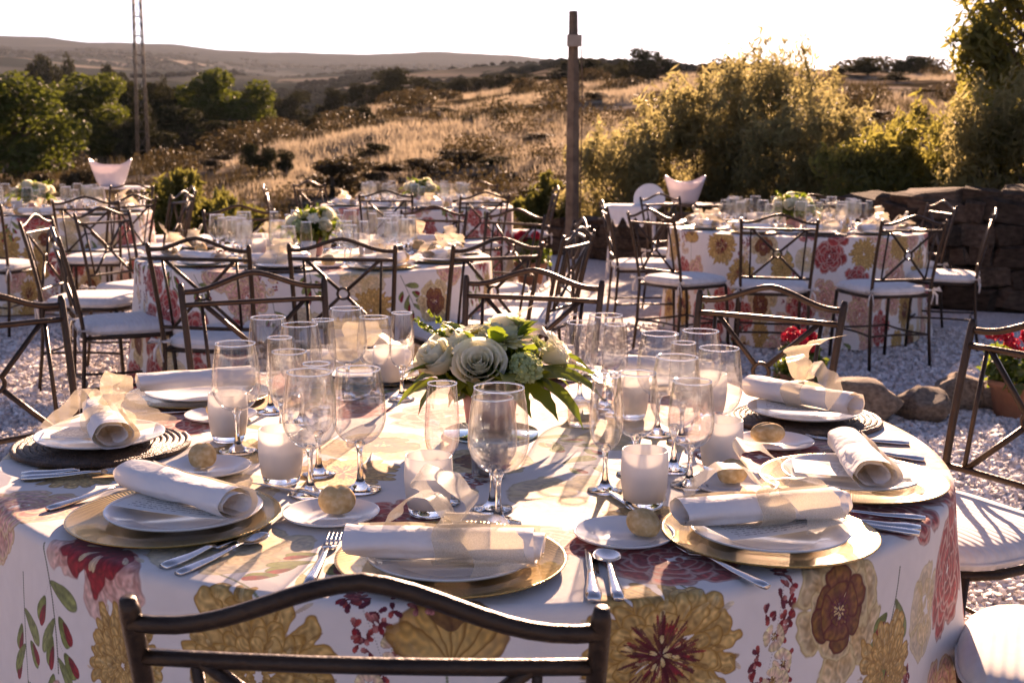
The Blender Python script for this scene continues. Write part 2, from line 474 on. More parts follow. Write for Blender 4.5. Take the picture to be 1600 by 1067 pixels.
# ------------------------------------------------------------------ terrace of white marble chippings
def gravel_mat():
    m, n, p, out = new_mat('marble_chippings')
    L = n.links.new
    tc = N(n, 'ShaderNodeTexCoord')
    vo = N(n, 'ShaderNodeTexVoronoi'); vo.inputs['Scale'].default_value = 42; L(tc.outputs['Object'], vo.inputs['Vector'])
    rp = ramp(n, [(.0, (.40, .36, .34)), (.35, (.58, .54, .52)), (1, (.74, .71, .70))]); L(vo.outputs['Color'], rp.inputs['Fac'])
    nz = N(n, 'ShaderNodeTexNoise'); nz.inputs['Scale'].default_value = 1.1; nz.inputs['Detail'].default_value = 5; L(tc.outputs['Object'], nz.inputs['Vector'])
    r2 = ramp(n, [(.35, (.70, .66, .64)), (.7, (1, 1, 1))]); L(nz.outputs['Fac'], r2.inputs['Fac'])
    mx = N(n, 'ShaderNodeMix', data_type='RGBA', blend_type='MULTIPLY'); mx.inputs[0].default_value = 1; L(rp.outputs[0], mx.inputs[6]); L(r2.outputs[0], mx.inputs[7])
    L(mx.outputs[2], p.inputs['Base Color'])
    p.inputs['Roughness'].default_value = .8
    b = N(n, 'ShaderNodeBump'); b.inputs['Strength'].default_value = 1.0; b.inputs['Distance'].default_value = .02
    iv = N(n, 'ShaderNodeMath', operation='SUBTRACT'); iv.inputs[0].default_value = 1; L(vo.outputs['Distance'], iv.inputs[1])
    L(iv.outputs[0], b.inputs['Height']); L(b.outputs[0], p.inputs['Normal'])
    return m
def build_terrace():
    # outline runs along the stone wall on the far right side
    out = [(-9.5, -5), (7, -5), (7.2, 9.0), (5.0, 9.75), (3.35, 10.35), (1.9, 13.2), (.6, 15.0), (-1.5, 15.6), (-4.5, 15.2), (-7, 14.2), (-9, 11), (-9.8, 5)]
    V = [(x, y, 0) for x, y in out] + [(x, y, -.6) for x, y in out]
    n = len(out)
    F = [tuple(range(n))] + [(i, (i + n), ((i + 1) % n) + n, (i + 1) % n) for i in range(n)]
    o = ob('gravel_terrace', mk('gravel_terrace', V, F, [gravel_mat()], False))
    tag(o, 'terrace ground under white marble gravel', None, None, 'structure')
    # loose chippings, real stones where they can be told apart
    n = 84000
    d = np.sqrt(rng.uniform(2.0 ** 2, 9.2 ** 2, n)) * 1.0
    d = np.where(rng.random(n) < .5, rng.uniform(2.4, 6.5, n), d)
    x = rng.uniform(-.56, .58, n) * d
    keep = (np.hypot(x + .07, d - 2.46) > .75) & (np.hypot(x + 1.04, d - 6.5) > .8) & (np.hypot(x - 2.06, d - 9.0) > .8)
    x = x[keep]; d = d[keep]; n = len(x)
    s = rng.uniform(.005, .0115, n) * np.where(d > 6, 1.25, 1)
    base = np.array([[i, j, k] for i in (-1, 1) for j in (-1, 1) for k in (-1, 1)], float)
    V = base[None] * (1 + rng.uniform(-.55, .35, (n, 8, 1))) + rng.uniform(-.35, .35, (n, 8, 3))
    V *= s[:, None, None] * rng.uniform(.55, 1.35, (n, 1, 3)) * np.array([1, 1, .75])
    a = rng.uniform(0, 2 * PI, n); t = rng.uniform(-.6, .6, n)
    ca, sa, ct, st = np.cos(a), np.sin(a), np.cos(t), np.sin(t)
    X, Y, Z = V[..., 0], V[..., 1], V[..., 2]
    Y, Z = Y * ct[:, None] - Z * st[:, None], Y * st[:, None] + Z * ct[:, None]
    X, Y = X * ca[:, None] - Y * sa[:, None], X * sa[:, None] + Y * ca[:, None]
    V = np.stack([X + x[:, None], Y + d[:, None], Z + (s * .45)[:, None]], -1).reshape(-1, 3)
    q = np.array([(0, 1, 3, 2), (4, 6, 7, 5), (0, 4, 5, 1), (2, 3, 7, 6), (0, 2, 6, 4), (1, 5, 7, 3)])
    F = (q[None] + (np.arange(n) * 8)[:, None, None]).reshape(-1, 4)
    m, nn, p, _ = new_mat('marble_chip')
    at = N(nn, 'ShaderNodeAttribute', attribute_name='tint')
    rp = ramp(nn, [(0, (.46, .40, .37)), (.3, (.60, .55, .53)), (.75, (.72, .68, .67)), (1, (.82, .79, .78))])
    nn.links.new(at.outputs['Fac'], rp.inputs['Fac']); nn.links.new(rp.outputs[0], p.inputs['Base Color'])
    p.inputs['Roughness'].default_value = .7
    me = mk('gravel', V, F, [m], False)
    t = me.attributes.new('tint', 'FLOAT', 'POINT')
    t.data.foreach_set('value', np.repeat(rng.random(n), 8).astype(np.float32))
    tag(ob('gravel', me), 'loose white marble chippings strewn over the terrace', 'gravel', None, 'stuff')
build_terrace()

# ------------------------------------------------------------------ rocks, stone wall
def rock_mesh(name, seed, mat, sub=3, rough=.22, cuts=7):
    bm = bmesh.new()
    bmesh.ops.create_icosphere(bm, subdivisions=sub, radius=1)
    r_ = random.Random(seed)
    pl = []
    for _ in range(cuts):
        v = Vector((r_.uniform(-1, 1), r_.uniform(-1, 1), r_.uniform(-.7, 1))).normalized()
        pl.append((v, r_.uniform(.62, .85)))
    for v in bm.verts:
        for q, h in pl:
            e = v.co.dot(q) - h
            if e > 0: v.co -= q * e * .92
        f = noise.noise(v.co * 1.7 + Vector((seed * 3.1, 0, 0))) * rough + noise.noise(v.co * 5 + Vector((0, seed * 1.7, 0))) * rough * .35
        v.co *= 1 + f
    me = bpy.data.meshes.new(name); bm.to_mesh(me); bm.free()
    me.materials.append(mat)
    me.polygons.foreach_set('use_smooth', np.full(len(me.polygons), True))
    return me
ROCKS = [((1.70, 5.98), (.17, .14, .125), .3, 'large flat-topped brown border rock in the gravel, widest of the row'),
         ((2.06, 6.05), (.135, .11, .095), 1.2, 'squarish brown border rock beside the widest rock'),
         ((2.37, 6.35), (.115, .12, .10), 2.2, 'rounded brown border rock standing behind the squarish one'),
         ((2.60, 6.28), (.12, .12, .085), 4.0, 'low brown border rock close to the geranium pot'),
         ((1.36, 6.15), (.13, .11, .09), 5.0, 'brown border rock behind the bow-tied napkin, partly hidden')]
for i, (p, s, a, lab) in enumerate(ROCKS):
    o = ob('border_rock', rock_mesh('border_rock', 11 + i, rock_m), None, (p[0], p[1], s[2] * .8), (0, 0, a), (s[0] * 1.35, s[1] * 1.35, s[2] * 1.12))
    tag(o, lab, 'rock', 'rocks edging the gravel')

def block_mesh(seed):
    bm = bmesh.new(); bmesh.ops.create_cube(bm, size=1.86)
    bmesh.ops.bevel(bm, geom=bm.edges[:], offset=.22, segments=1, affect='EDGES')
    bmesh.ops.triangulate(bm, faces=bm.faces[:])
    r_ = random.Random(seed)
    for v in bm.verts:
        v.co += Vector((r_.uniform(-.16, .16), r_.uniform(-.16, .16), r_.uniform(-.16, .16)))
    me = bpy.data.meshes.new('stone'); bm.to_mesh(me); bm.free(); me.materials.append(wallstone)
    return me
def build_wall():
    pts = [Vector((.35, 15.35)), Vector((1.9, 13.35)), Vector((3.35, 10.5)), Vector((5.0, 9.9)), Vector((7.4, 9.15))]
    hs = [.40, .62, .98, 1.05, 1.08]
    root = empty('dry_stone_wall', (3.35, 10.5, 0), 0, 'low dark dry stone wall behind the tables, shaded side towards the camera', 'wall')
    proto = [block_mesh(40 + i) for i in range(8)]
    core = MB()
    for k in range(4):
        a, b = pts[k], pts[k + 1]
        d = (b - a); Lg = d.length; d.normalize()
        nrm = Vector((-d.y, d.x))
        if nrm.y < 0: nrm = -nrm
        c0, c1 = a + nrm * .16, b + nrm * .16
        e0, e1 = a + nrm * .42, b + nrm * .42
        h0, h1 = hs[k] - .10, hs[k + 1] - .10
        core.add([(c0.x, c0.y, -.3), (c1.x, c1.y, -.3), (e1.x, e1.y, -.3), (e0.x, e0.y, -.3), (c0.x, c0.y, h0), (c1.x, c1.y, h1), (e1.x, e1.y, h1), (e0.x, e0.y, h0)],
                 [(0, 3, 2, 1), (4, 5, 6, 7), (0, 1, 5, 4), (1, 2, 6, 5), (2, 3, 7, 6), (3, 0, 4, 7)])
        rows = max(3, int(max(h0, h1) / .17))
        for r_ in range(rows + 1):
            s = rnd.uniform(-.1, .1)
            while s < Lg:
                wd = rnd.uniform(.16, .50)
                f = min(1, max(0, (s + wd / 2) / Lg))
                H = h0 + (h1 - h0) * f
                ch = H / rows
                q = a + d * (s + wd / 2) + nrm * (.14 if r_ < rows else .28)
                o = ob('stone', rnd.choice(proto), root, (q.x - 3.35, q.y - 10.5, ch * (r_ + .5) if r_ < rows else H + .03), (rnd.uniform(-.15, .15), rnd.uniform(-.15, .15), math.atan2(d.y, d.x) + rnd.choice((0, PI)) + rnd.uniform(-.1, .1)),
                       (wd * .56, .17 if r_ < rows else .24, ch * .56 if r_ < rows else .075))
                s += wd
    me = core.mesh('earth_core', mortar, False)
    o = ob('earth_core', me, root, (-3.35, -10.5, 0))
build_wall()

# ------------------------------------------------------------------ foliage
def leaf_cloud(cent, rad, n, size, aspect=1.6, inset=.45, seed=0, up=.25, droop=0.0):
    """n small leaf quads spread through the shells of many lobes; returns verts and quads"""
    g = np.random.default_rng(seed)
    cent = np.asarray(cent, float); rad = np.asarray(rad, float)
    w_ = (rad.prod(1)) ** (2 / 3); w_ /= w_.sum()
    k = g.choice(len(cent), n, p=w_)
    v = g.normal(size=(n, 3)); v /= np.linalg.norm(v, axis=1)[:, None]
    rr = 1 - inset * g.random(n) ** 1.6
    P = cent[k] + v * rad[k] * rr[:, None]
    nrm = v + g.normal(size=(n, 3)) * .9 + np.array([0, 0, up]); nrm /= np.linalg.norm(nrm, axis=1)[:, None]
    t = g.normal(size=(n, 3)); t[:, 2] -= droop; t -= nrm * (t * nrm).sum(1)[:, None]; t /= np.linalg.norm(t, axis=1)[:, None] + 1e-9
    b = np.cross(nrm, t)
    s = size * g.uniform(.6, 1.35, n)[:, None]
    Lh = t * s * aspect * .5; Wh = b * s * .5
    V = np.stack([P - Lh, P + Wh * .9 + nrm * s * .08, P + Lh, P - Wh * .9 + nrm * s * .08], 1).reshape(-1, 3)
    F = np.arange(4 * n).reshape(-1, 4)
    return V, F

def lobes(n, rx, rz, seed, small=.45, flat=.8):
    g = np.random.default_rng(seed)
    c = []; r_ = []
    for i in range(n):
        a = g.uniform(0, 2 * PI); q = math.sqrt(g.random()) * .72
        z = g.uniform(-.95, .75)
        sh = math.sqrt(max(.1, 1 - z * z)) if z > 0 else 1 - .25 * z * z
        c.append((math.cos(a) * q * rx * sh, math.sin(a) * q * rx * sh, z * rz))
        s = g.uniform(small * .6, small * 1.15)
        r_.append((rx * s, rx * s, rz * s * flat * 1.2))
    return np.array(c), np.array(r_)

def tree_meshes(kind, seed):
    """trunk and crown meshes of a unit tree: crown about 2 wide, 2 high, centred at z = 1.15"""
    if kind == 'round':
        c, r_ = lobes(30, 1, .9, seed, .34); mat, n, s, a = leaf_bright, 8000, .07, 1.3
    elif kind == 'oak':
        c, r_ = lobes(18, 1, .85, seed, .42); mat, n, s, a = leaf_oak, 5200, .085, 1.2
    elif kind == 'bush':
        c, r_ = lobes(9, 1, .75, seed, .55); mat, n, s, a = scrub_m, 2600, .10, 1.5
    c = c + np.array([0, 0, 1.12])
    V, F = leaf_cloud(c, r_, n, s, a, .5, seed)
    crown = mk('crown', V, F, [mat], False)
    mb = MB()
    g = random.Random(seed)
    mb.tube([(0, 0, -.25), (.02, .01, .2), (-.02, .02, .6), (.03, 0, 1.1)], [.085, .07, .055, .03], 7)
    for i in range(5):
        j = g.randrange(len(c)); q = c[j]
        mb.tube([(0, 0, .4 + .08 * i), (q[0] * .5, q[1] * .5, (q[2] + .5) / 2 + .05), tuple(q)], [.035, .025, .01], 5)
    return mb.mesh('trunk', bark), crown
TREES = {(k, i): tree_meshes(k, 100 + 7 * i + len(k)) for k in ('round', 'oak', 'bush') for i in range(3)}

def at_px(px, Y): return (px - 800) / FPX * Y
def tree(px, top, bot, wpx, Y, kind, v, name, label, cat, group):
    """a tree standing at lateral offset and distance; crown sized in metres from its apparent size"""
    x = at_px(px, Y)
    z0 = lz(x, Y)
    ztop = HC + (223 - top + (px - 800) * .0087) / FPX * Y
    H = max(ztop - z0, .4)
    wd = wpx / FPX * Y / 2
    tr, cr = TREES[(kind, v % 3)]
    root = empty(name, (x, Y, z0), rnd.uniform(0, 6.28), label, cat, group)
    root.scale = (wd * 1.28, wd * 1.28, H / 2.0)
    ob('trunk', tr, root); ob('crown', cr, root)

LEFT = [(28, 122, 250, 190, 52, 'round', 0, 'big bright green tree at the photo edge, leftmost in the valley'),
        (140, 122, 225, 130, 66, 'round', 1, 'bright green tree second from the photo edge in the valley'),
        (205, 128, 225, 80, 74, 'oak', 0, 'dark tree directly behind the lattice mast'),
        (262, 130, 220, 90, 80, 'oak', 1, 'dark tree between the lattice mast and the domed green tree'),
        (358, 110, 215, 138, 76, 'round', 2, 'broad domed green tree to the right of the lattice mast'),
        (408, 155, 215, 62, 78, 'round', 0, 'small light green tree at the skirt of the domed tree'),
        (296, 165, 222, 90, 70, 'oak', 2, 'low dark tree below the domed green tree'),
        (232, 180, 228, 95, 64, 'oak', 0, 'low dark thicket tree at the foot of the lattice mast'),
        (352, 190, 222, 75, 66, 'oak', 1, 'lowest dark tree under the domed tree by the golden grass'),
        (452, 142, 180, 62, 120, 'oak', 2, 'dark oak on the ridge just right of the domed tree'),
        (522, 138, 178, 50, 125, 'oak', 0, 'green oak standing apart on the ridge crest'),
        (85, 92, 150, 60, 180, 'oak', 1, 'dark oak far behind the leftmost green trees'),
        (110, 86, 118, 38, 190, 'oak', 2, 'solitary dark round oak on the far field above the trees'),
        (190, 104, 135, 45, 170, 'oak', 1, 'dark oak far behind the lattice mast'),
        (262, 119, 142, 26, 150, 'oak', 0, 'small round dark oak above the gap in the tree line')]
for (px, t, b, wd, Y, k, v, lab) in LEFT:
    tree(px, t, b, wd, Y, k, v, 'valley_tree', lab, 'tree', 'trees in the valley')
RIDGE = [(618, 108, 150, 70, 122, 'oak', 0, 'green-topped oak at the near end of the ridge row'),
         (575, 132, 165, 60, 124, 'oak', 1, 'low oak at the very start of the ridge row'),
         (668, 122, 158, 66, 126, 'oak', 2, 'wide dark oak second in the ridge row'),
         (722, 124, 156, 60, 128, 'oak', 0, 'dark oak in the middle of the ridge row'),
         (772, 120, 154, 62, 126, 'oak', 1, 'lighter oak beyond the middle of the ridge row'),
         (808, 118, 150, 42, 128, 'oak', 2, 'last dark oak of the ridge row before the gap'),
         (872, 110, 158, 78, 118, 'oak', 0, 'dark oak on the ridge to the left of the wooden pole'),
         (900, 95, 140, 62, 122, 'oak', 1, 'tall dark oak right behind the wooden pole'),
         (925, 118, 160, 50, 116, 'oak', 2, 'dark oak close to the right of the wooden pole'),
         (988, 78, 150, 62, 104, 'oak', 0, 'tall dark oak on the skyline between pole and sunlit shrub'),
         (1020, 96, 150, 50, 102, 'oak', 1, 'lower oak on the skyline leaning on the tall one'),
         (950, 104, 130, 34, 120, 'oak', 2, 'small round oak on the skyline beside the tall one'),
         (1340, 94, 140, 54, 90, 'oak', 2, 'round dark oak on the skyline right of the sunlit shrub'),
         (1392, 97, 118, 32, 96, 'oak', 0, 'small skyline oak, one of a pair, the lower'),
         (1412, 91, 118, 34, 96, 'oak', 1, 'small skyline oak, one of a pair, the higher'),
         (1298, 106, 130, 32, 95, 'oak', 2, 'little dark oak hugging the sunlit shrub on the skyline')]
for (px, t, b, wd, Y, k, v, lab) in RIDGE:
    tree(px, t, b, wd, Y, k, v, 'holm_oak', lab, 'tree', 'oaks along the ridge')
BUSH = [(406, 224, 272, 48, 44, 'oak', 1, 'dark round bush on the golden slope'),
        (451, 232, 270, 32, 44, 'oak', 2, 'small dark round bush beside the larger round one'),
        (520, 240, 300, 100, 34, 'bush', 0, 'wide low dark bush behind the far table'),
        (612, 190, 216, 52, 66, 'bush', 1, 'brown scrubby bush mid slope above the wide bush'),
        (645, 198, 222, 46, 62, 'bush', 2, 'brown scrubby bush touching its neighbour mid slope'),
        (780, 172, 212, 50, 58, 'oak', 0, 'olive green bush standing alone mid slope'),
        (722, 232, 270, 76, 40, 'bush', 1, 'low brown bush on the slope above the far glasses'),
        (668, 244, 280, 60, 38, 'bush', 2, 'low bush on the slope straight behind the far bouquet'),
        (598, 250, 290, 60, 36, 'bush', 0, 'low bush on the slope behind the far table rim'),
        (842, 215, 262, 60, 46, 'bush', 1, 'brown bush on the slope left of the wooden pole'),
        (845, 275, 320, 62, 27, 'bush', 2, 'dark bush just beyond the terrace left of the wooden pole'),
        (130, 256, 290, 66, 36, 'bush', 1, 'dark low bush in the grass behind the ice bucket'),
        (60, 262, 292, 50, 38, 'bush', 2, 'dark low bush in the grass at the photo edge'),
        (500, 205, 230, 50, 60, 'bush', 0, 'low scrub bush high on the golden slope'),
        (1335, 150, 180, 62, 66, 'bush', 2, 'low scrub bush below the round skyline oak'),
        (1420, 140, 165, 58, 64, 'bush', 0, 'low scrub bush on the far slope below the oak pair'),
        (1345, 190, 222, 66, 44, 'bush', 1, 'scrub bush in the gap between the sunlit shrubs'),
        (560, 168, 205, 46, 70, 'oak', 1, 'dark round bush high on the slope below the ridge row'),
        (690, 172, 200, 44, 74, 'oak', 2, 'dark round bush on the slope under the middle of the ridge row'),
        (735, 196, 226, 42, 58, 'oak', 0, 'dark round bush on the slope left of the lone olive bush'),
        (828, 168, 205, 52, 66, 'oak', 2, 'dark round bush on the slope right of the lone olive bush'),
        (580, 222, 258, 48, 46, 'oak', 0, 'dark round bush on the lower slope above the far table'),
        (488, 178, 208, 40, 72, 'oak', 2, 'dark round bush where the golden slope meets the valley trees'),
        (655, 150, 178, 40, 96, 'oak', 1, 'small dark bush just under the ridge row'),
        (770, 246, 282, 50, 38, 'oak', 1, 'dark round bush low on the slope between far bouquet and pole'),
        (860, 176, 210, 44, 62, 'oak', 0, 'dark round bush on the slope close to the pole, upper'),
        (340, 236, 262, 44, 48, 'bush', 0, 'low scrub bush in the grass right of the mast'),
        (1385, 118, 150, 46, 78, 'oak', 2, 'dark round bush on the slope under the oak pair'),
        (1310, 140, 178, 48, 66, 'oak', 0, 'dark round bush beside the sunlit shrub, under the skyline oak'),
        (930, 150, 185, 56, 70, 'bush', 0, 'scrub bush on the slope right of the wooden pole')]
for (px, t, b, wd, Y, k, v, lab) in BUSH:
    tree(px, t, b, wd, Y, k, v, 'scrub_bush', lab, 'bush', 'bushes on the slope')

# near shrubs beyond the wall: slender leaves on arching twigs
def shrub_meshes(seed, rx, rz, n, size, aspect, mat, spikes=26, nl=26, name='crown', small=.34):
    c, r_ = lobes(nl, rx, rz, seed, small, 1.0)
    c[:, 2] += rz
    g = np.random.default_rng(seed + 5)
    # feathery outline: thin upright tufts at the top
    ang = g.uniform(0, 2 * PI, spikes); q = np.sqrt(g.random(spikes)) * .85 * rx
    zz = rz + rz * np.sqrt(np.clip(1 - (q / rx) ** 2, 0, 1)) * g.uniform(.75, 1.2, spikes)
    c2 = np.stack([q * np.cos(ang), q * np.sin(ang), zz], 1)
    r2 = np.stack([np.full(spikes, rx * .10), np.full(spikes, rx * .10), rz * g.uniform(.14, .3, spikes)], 1)
    V1, F1 = leaf_cloud(c, r_, n, size, aspect, .95, seed, .2, -.4)
    V2, F2 = leaf_cloud(c2, r2, n // 7, size, aspect, .98, seed + 1, .2, -1.2)
    crown = mk('crown', np.concatenate([V1, V2]), np.concatenate([F1, F2 + len(V1)]), [mat], False)
    mb = MB()
    for i in range(34):
        t = c[i % len(c)] if i < len(c) else c2[i % spikes]
        b = (g.uniform(-.15, .15) * rx, g.uniform(-.15, .15) * rx, -.2)
        m = ((b[0] + t[0]) / 2 * .8, (b[1] + t[1]) / 2 * .8, t[2] * .55)
        mb.tube([b, m, tuple(t)], [.022, .014, .004], 5)
    return mb.mesh('stems', bark), crown
def shrub(name, px, Y, meshes, label, scale=1.0, rz=0.0, group=None, cat='shrub', dz=0.0, z=None):
    x = at_px(px, Y)
    root = empty(name, (x, Y, (lz(x, Y) if z is None else z) + dz), rz, label, cat, group)
    root.scale = (scale,) * 3 if isinstance(scale, (int, float)) else scale
    ob('stems', meshes[0], root); ob('crown', meshes[1], root)
SA = shrub_meshes(31, 1.25, 1.25, 12500, .034, 4.5, leaf_olive, 60, 44, small=.30)
SB = shrub_meshes(37, 1.2, .95, 11000, .034, 4.5, leaf_olive, 50, 42, small=.30)
SC = shrub_meshes(43, 1.25, .8, 10000, .036, 4.0, leaf_tree, 40, 40, small=.30)
shrub('sunlit_shrub', 1195, 19.0, SA, 'tallest feathery shrub glowing in the sun, behind the right-hand table', (1.0, 1.0, 1.02), .4, 'shrubs beyond the wall')
shrub('sunlit_shrub', 1085, 18.0, SB, 'glowing olive shrub between the tallest shrub and the wooden pole', (1.0, 1, 1.10), 2.0, 'shrubs beyond the wall')
shrub('sunlit_shrub', 975, 17.6, SB, 'olive shrub right next to the wooden pole', (.80, 1, .86), 4.0, 'shrubs beyond the wall')
shrub('sunlit_shrub', 1265, 16.5, SA, 'lower olive shrub in front of the tallest, above the stone wall', (.75, 1, .72), 5.0, 'shrubs beyond the wall')
shrub('sunlit_shrub', 1385, 14.8, SC, 'low green shrub above the wall in the gap of the hedge', (.72, .9, .78), 1.0, 'shrubs beyond the wall', dz=.3)
shrub('sunlit_shrub', 1480, 14.2, SC, 'green shrub above the wall below the leafy tree', (.85, .9, 1.0), 3.0, 'shrubs beyond the wall', dz=.3)
shrub('sunlit_shrub', 1585, 13.4, SB, 'green shrub above the wall at the photo edge', (.85, .9, .95), 2.6, 'shrubs beyond the wall', dz=.3)
shrub('sunlit_shrub', 1310, 18.5, SC, 'small green shrub half hidden between two taller ones', (.65, .8, .8), .3, 'shrubs beyond the wall')
def side_tree():
    c, r_ = lobes(26, 1.25, 1.5, 71, .30, 1.0)
    c[:, 2] += 3.2
    V, F = leaf_cloud(c, r_, 11000, .065, 2.6, .95, 71, .1, .6)
    root = empty('leafy_tree', (at_px(1600, 15.2), 15.2, .2), 0, 'tall leafy tree with drooping leaves cut by the photo edge, highest on the right', 'tree')
    mb = MB()
    mb.tube([(0, 0, -.4), (.05, 0, 1), (-.05, .05, 2.2), (.05, 0, 3.4)], [.09, .075, .06, .02], 8)
    for i in range(16):
        q = c[i]
        mb.tube([(0, 0, 1.2 + .1 * i), (q[0] * .5, q[1] * .5, (q[2] + 1.6) / 2 + .3), tuple(q)], [.03, .02, .006], 5)
    ob('trunk', mb.mesh('trunk', bark), root)
    ob('crown', mk('crown', V, F, [leaf_tree], False), root)
side_tree()
# feathery green plant rising behind the left tables
def feather_plant(px, Y, h, wd, n, seed, label):
    g = np.random.default_rng(seed)
    x0 = at_px(px, Y); z0 = lz(x0, Y)
    root = empty('feathery_plant', (x0, Y, z0), 0, label, 'plant', 'feathery plants beyond the terrace')
    mb = MB(); P = []
    for i in range(n):
        a = g.uniform(0, 2 * PI); q = g.random() ** .7 * wd
        t = (math.cos(a) * q, math.sin(a) * q, h * g.uniform(.6, 1.0) * (1 - .35 * q / wd))
        mb.tube([(t[0] * .12, t[1] * .12, -.1), (t[0] * .5, t[1] * .5, t[2] * .55), t], [.008, .006, .003], 4)
        for k in range(9):
            f = .35 + .65 * k / 8
            P.append((t[0] * f, t[1] * f, t[2] * f))
    P = np.array(P)
    V, F = leaf_cloud(P, np.full((len(P), 3), .07), len(P) * 16, .05, 3.5, .95, seed, 0, -1.0)
    ob('stems', mb.mesh('stems', stem_m), root); ob('fronds', mk('fronds', V, F, [feather_m], False), root)
feather_plant(288, 17.5, 1.65, .65, 46, 5, 'tall wispy yellow-green plant behind the left chairs')
feather_plant(330, 18.5, 1.15, .8, 46, 6, 'lower wispy green plant spreading beside the tall wispy one')
feather_plant(855, 18.0, 1.2, .5, 32, 7, 'wispy pale plant at the terrace edge left of the wooden pole')

# dry grass tufts and low scrub over the slope
def grass(name, n, hmin, hmax, mat, ymin, ymax, seed, blades=9, dens=None, label=''):
    g = np.random.default_rng(seed)
    Y = ymin * (ymax / ymin) ** g.random(n)
    px = g.uniform(-350, 1950, n)
    X = (px - 800) / FPX * Y
    if dens is not None:
        k = dens(X, Y) > g.random(n); X = X[k]; Y = Y[k]
    n = len(X)
    Z = land_z(X, Y)
    sc_ = np.clip(Y / 30, .8, 2.2)
    h = g.uniform(hmin, hmax, n) * sc_ ** .5
    ba = g.uniform(0, 2 * PI, (n, blades)); br = g.uniform(0, .16, (n, blades)) * sc_[:, None]
    bx = X[:, None] + np.cos(ba) * br; by = Y[:, None] + np.sin(ba) * br
    lean = g.uniform(.1, .6, (n, blades)) * h[:, None]
    tx = bx + np.cos(ba) * lean; ty = by + np.sin(ba) * lean
    tz = Z[:, None] + h[:, None] * g.uniform(.6, 1.1, (n, blades))
    wa = g.uniform(0, PI, (n, blades)); ww = (.011 * sc_)[:, None] * g.uniform(.7, 1.6, (n, blades))
    dx = np.cos(wa) * ww; dy = np.sin(wa) * ww
    Zb = np.broadcast_to(Z[:, None] - .03, bx.shape)
    V = np.stack([np.stack([bx - dx, by - dy, Zb], -1), np.stack([bx + dx, by + dy, Zb], -1), np.stack([tx, ty, tz], -1)], 2).reshape(-1, 3)
    F = np.arange(len(V)).reshape(-1, 3)
    o = ob(name, mk(name, V, F, [mat], False))
    tag(o, label, 'grass', None, 'stuff')
gd = lambda x, y: np.clip((vnoise(x / 6, y / 9, 11) * .6 + vnoise(x / 2, y / 3, 15) * .4 - .42) * 4.5, 0, 1)
grass('dry_grass', 64000, .14, .36, dry_grass_m, 16.5, 130, 3, 9, gd, 'golden dry grass covering the slope beyond the terrace')
gs = lambda x, y: np.clip((vnoise(x / 6 + 9, y / 9, 12) - .42) * 3, 0, 1)
grass('scrub_undergrowth', 11000, .2, .5, scrub_m, 16.5, 110, 4, 12, gs, 'low olive brown scrub among the dry grass')
def far_woods():
    g = np.random.default_rng(8)
    n = 34000
    Y = 230 * (1900 / 230) ** g.random(n); px = g.uniform(-150, 1750, n); X = (px - 800) / FPX * Y
    k = vnoise(X / 150, Y / 150, 21) * .6 + vnoise(X / 40, Y / 40, 22) * .4 > .50
    X = X[k]; Y = Y[k]; Z = land_z(X, Y); s = g.uniform(.8, 2.1, len(X)) * np.clip(Y / 600, .8, 1.8)
    bm = bmesh.new(); bmesh.ops.create_icosphere(bm, subdivisions=1, radius=1)
    bv = np.array([v.co for v in bm.verts]); bf = np.array([[v.index for v in f.verts] for f in bm.faces]); bm.free()
    V = bv[None] * (1 + g.uniform(-.28, .28, (len(X), len(bv), 1))) * s[:, None, None] * np.array([1.3, 1.3, .8]) + np.stack([X, Y, Z + s * .4], 1)[:, None]
    F = (bf[None] + (np.arange(len(X)) * len(bv))[:, None, None]).reshape(-1, 3)
    tag(ob('far_woods', mk('far_woods', V.reshape(-1, 3), F, [noisy('far_oak', (.014, .016, .011), (.030, .032, .020), .05, 1.0, spec=0)], True)), 'scattered oak woods on the far hills', 'woods', None, 'stuff')
far_woods()

def slope_scrub():
    g = np.random.default_rng(18)
    n = 950
    Y = 19 * (135 / 19) ** g.random(n); px = g.uniform(-200, 1800, n); X = (px - 800) / FPX * Y
    k = vnoise(X / 9, Y / 14, 31) * .65 + vnoise(X / 3, Y / 4, 32) * .35 > g.uniform(.42, .62, n)
    X = X[k]; Y = Y[k]; n = len(X); Z = land_z(X, Y)
    s = g.uniform(.30, 1.05, n) ** 1.2 * np.clip(Y / 45, .7, 1.6)
    cent = np.stack([X, Y, Z + s * .25], 1); rad = np.stack([s * 1.25, s * 1.25, s * .7], 1)
    V, F = leaf_cloud(cent, rad, 120000, 1.0, 1.4, .7, 18)
    # leaf size follows distance
    C_ = V.reshape(-1, 4, 3); m = C_.mean(1, keepdims=True)
    sz = np.clip(m[..., 1] / 45, .45, 2.2) * .085
    V = (m + (C_ - m) * sz[..., None]).reshape(-1, 3)
    tag(ob('slope_scrub', mk('slope_scrub', V, F, [scrub_m], False)), 'low dark scrub dotted over the golden slope', 'scrub', None, 'stuff')
slope_scrub()

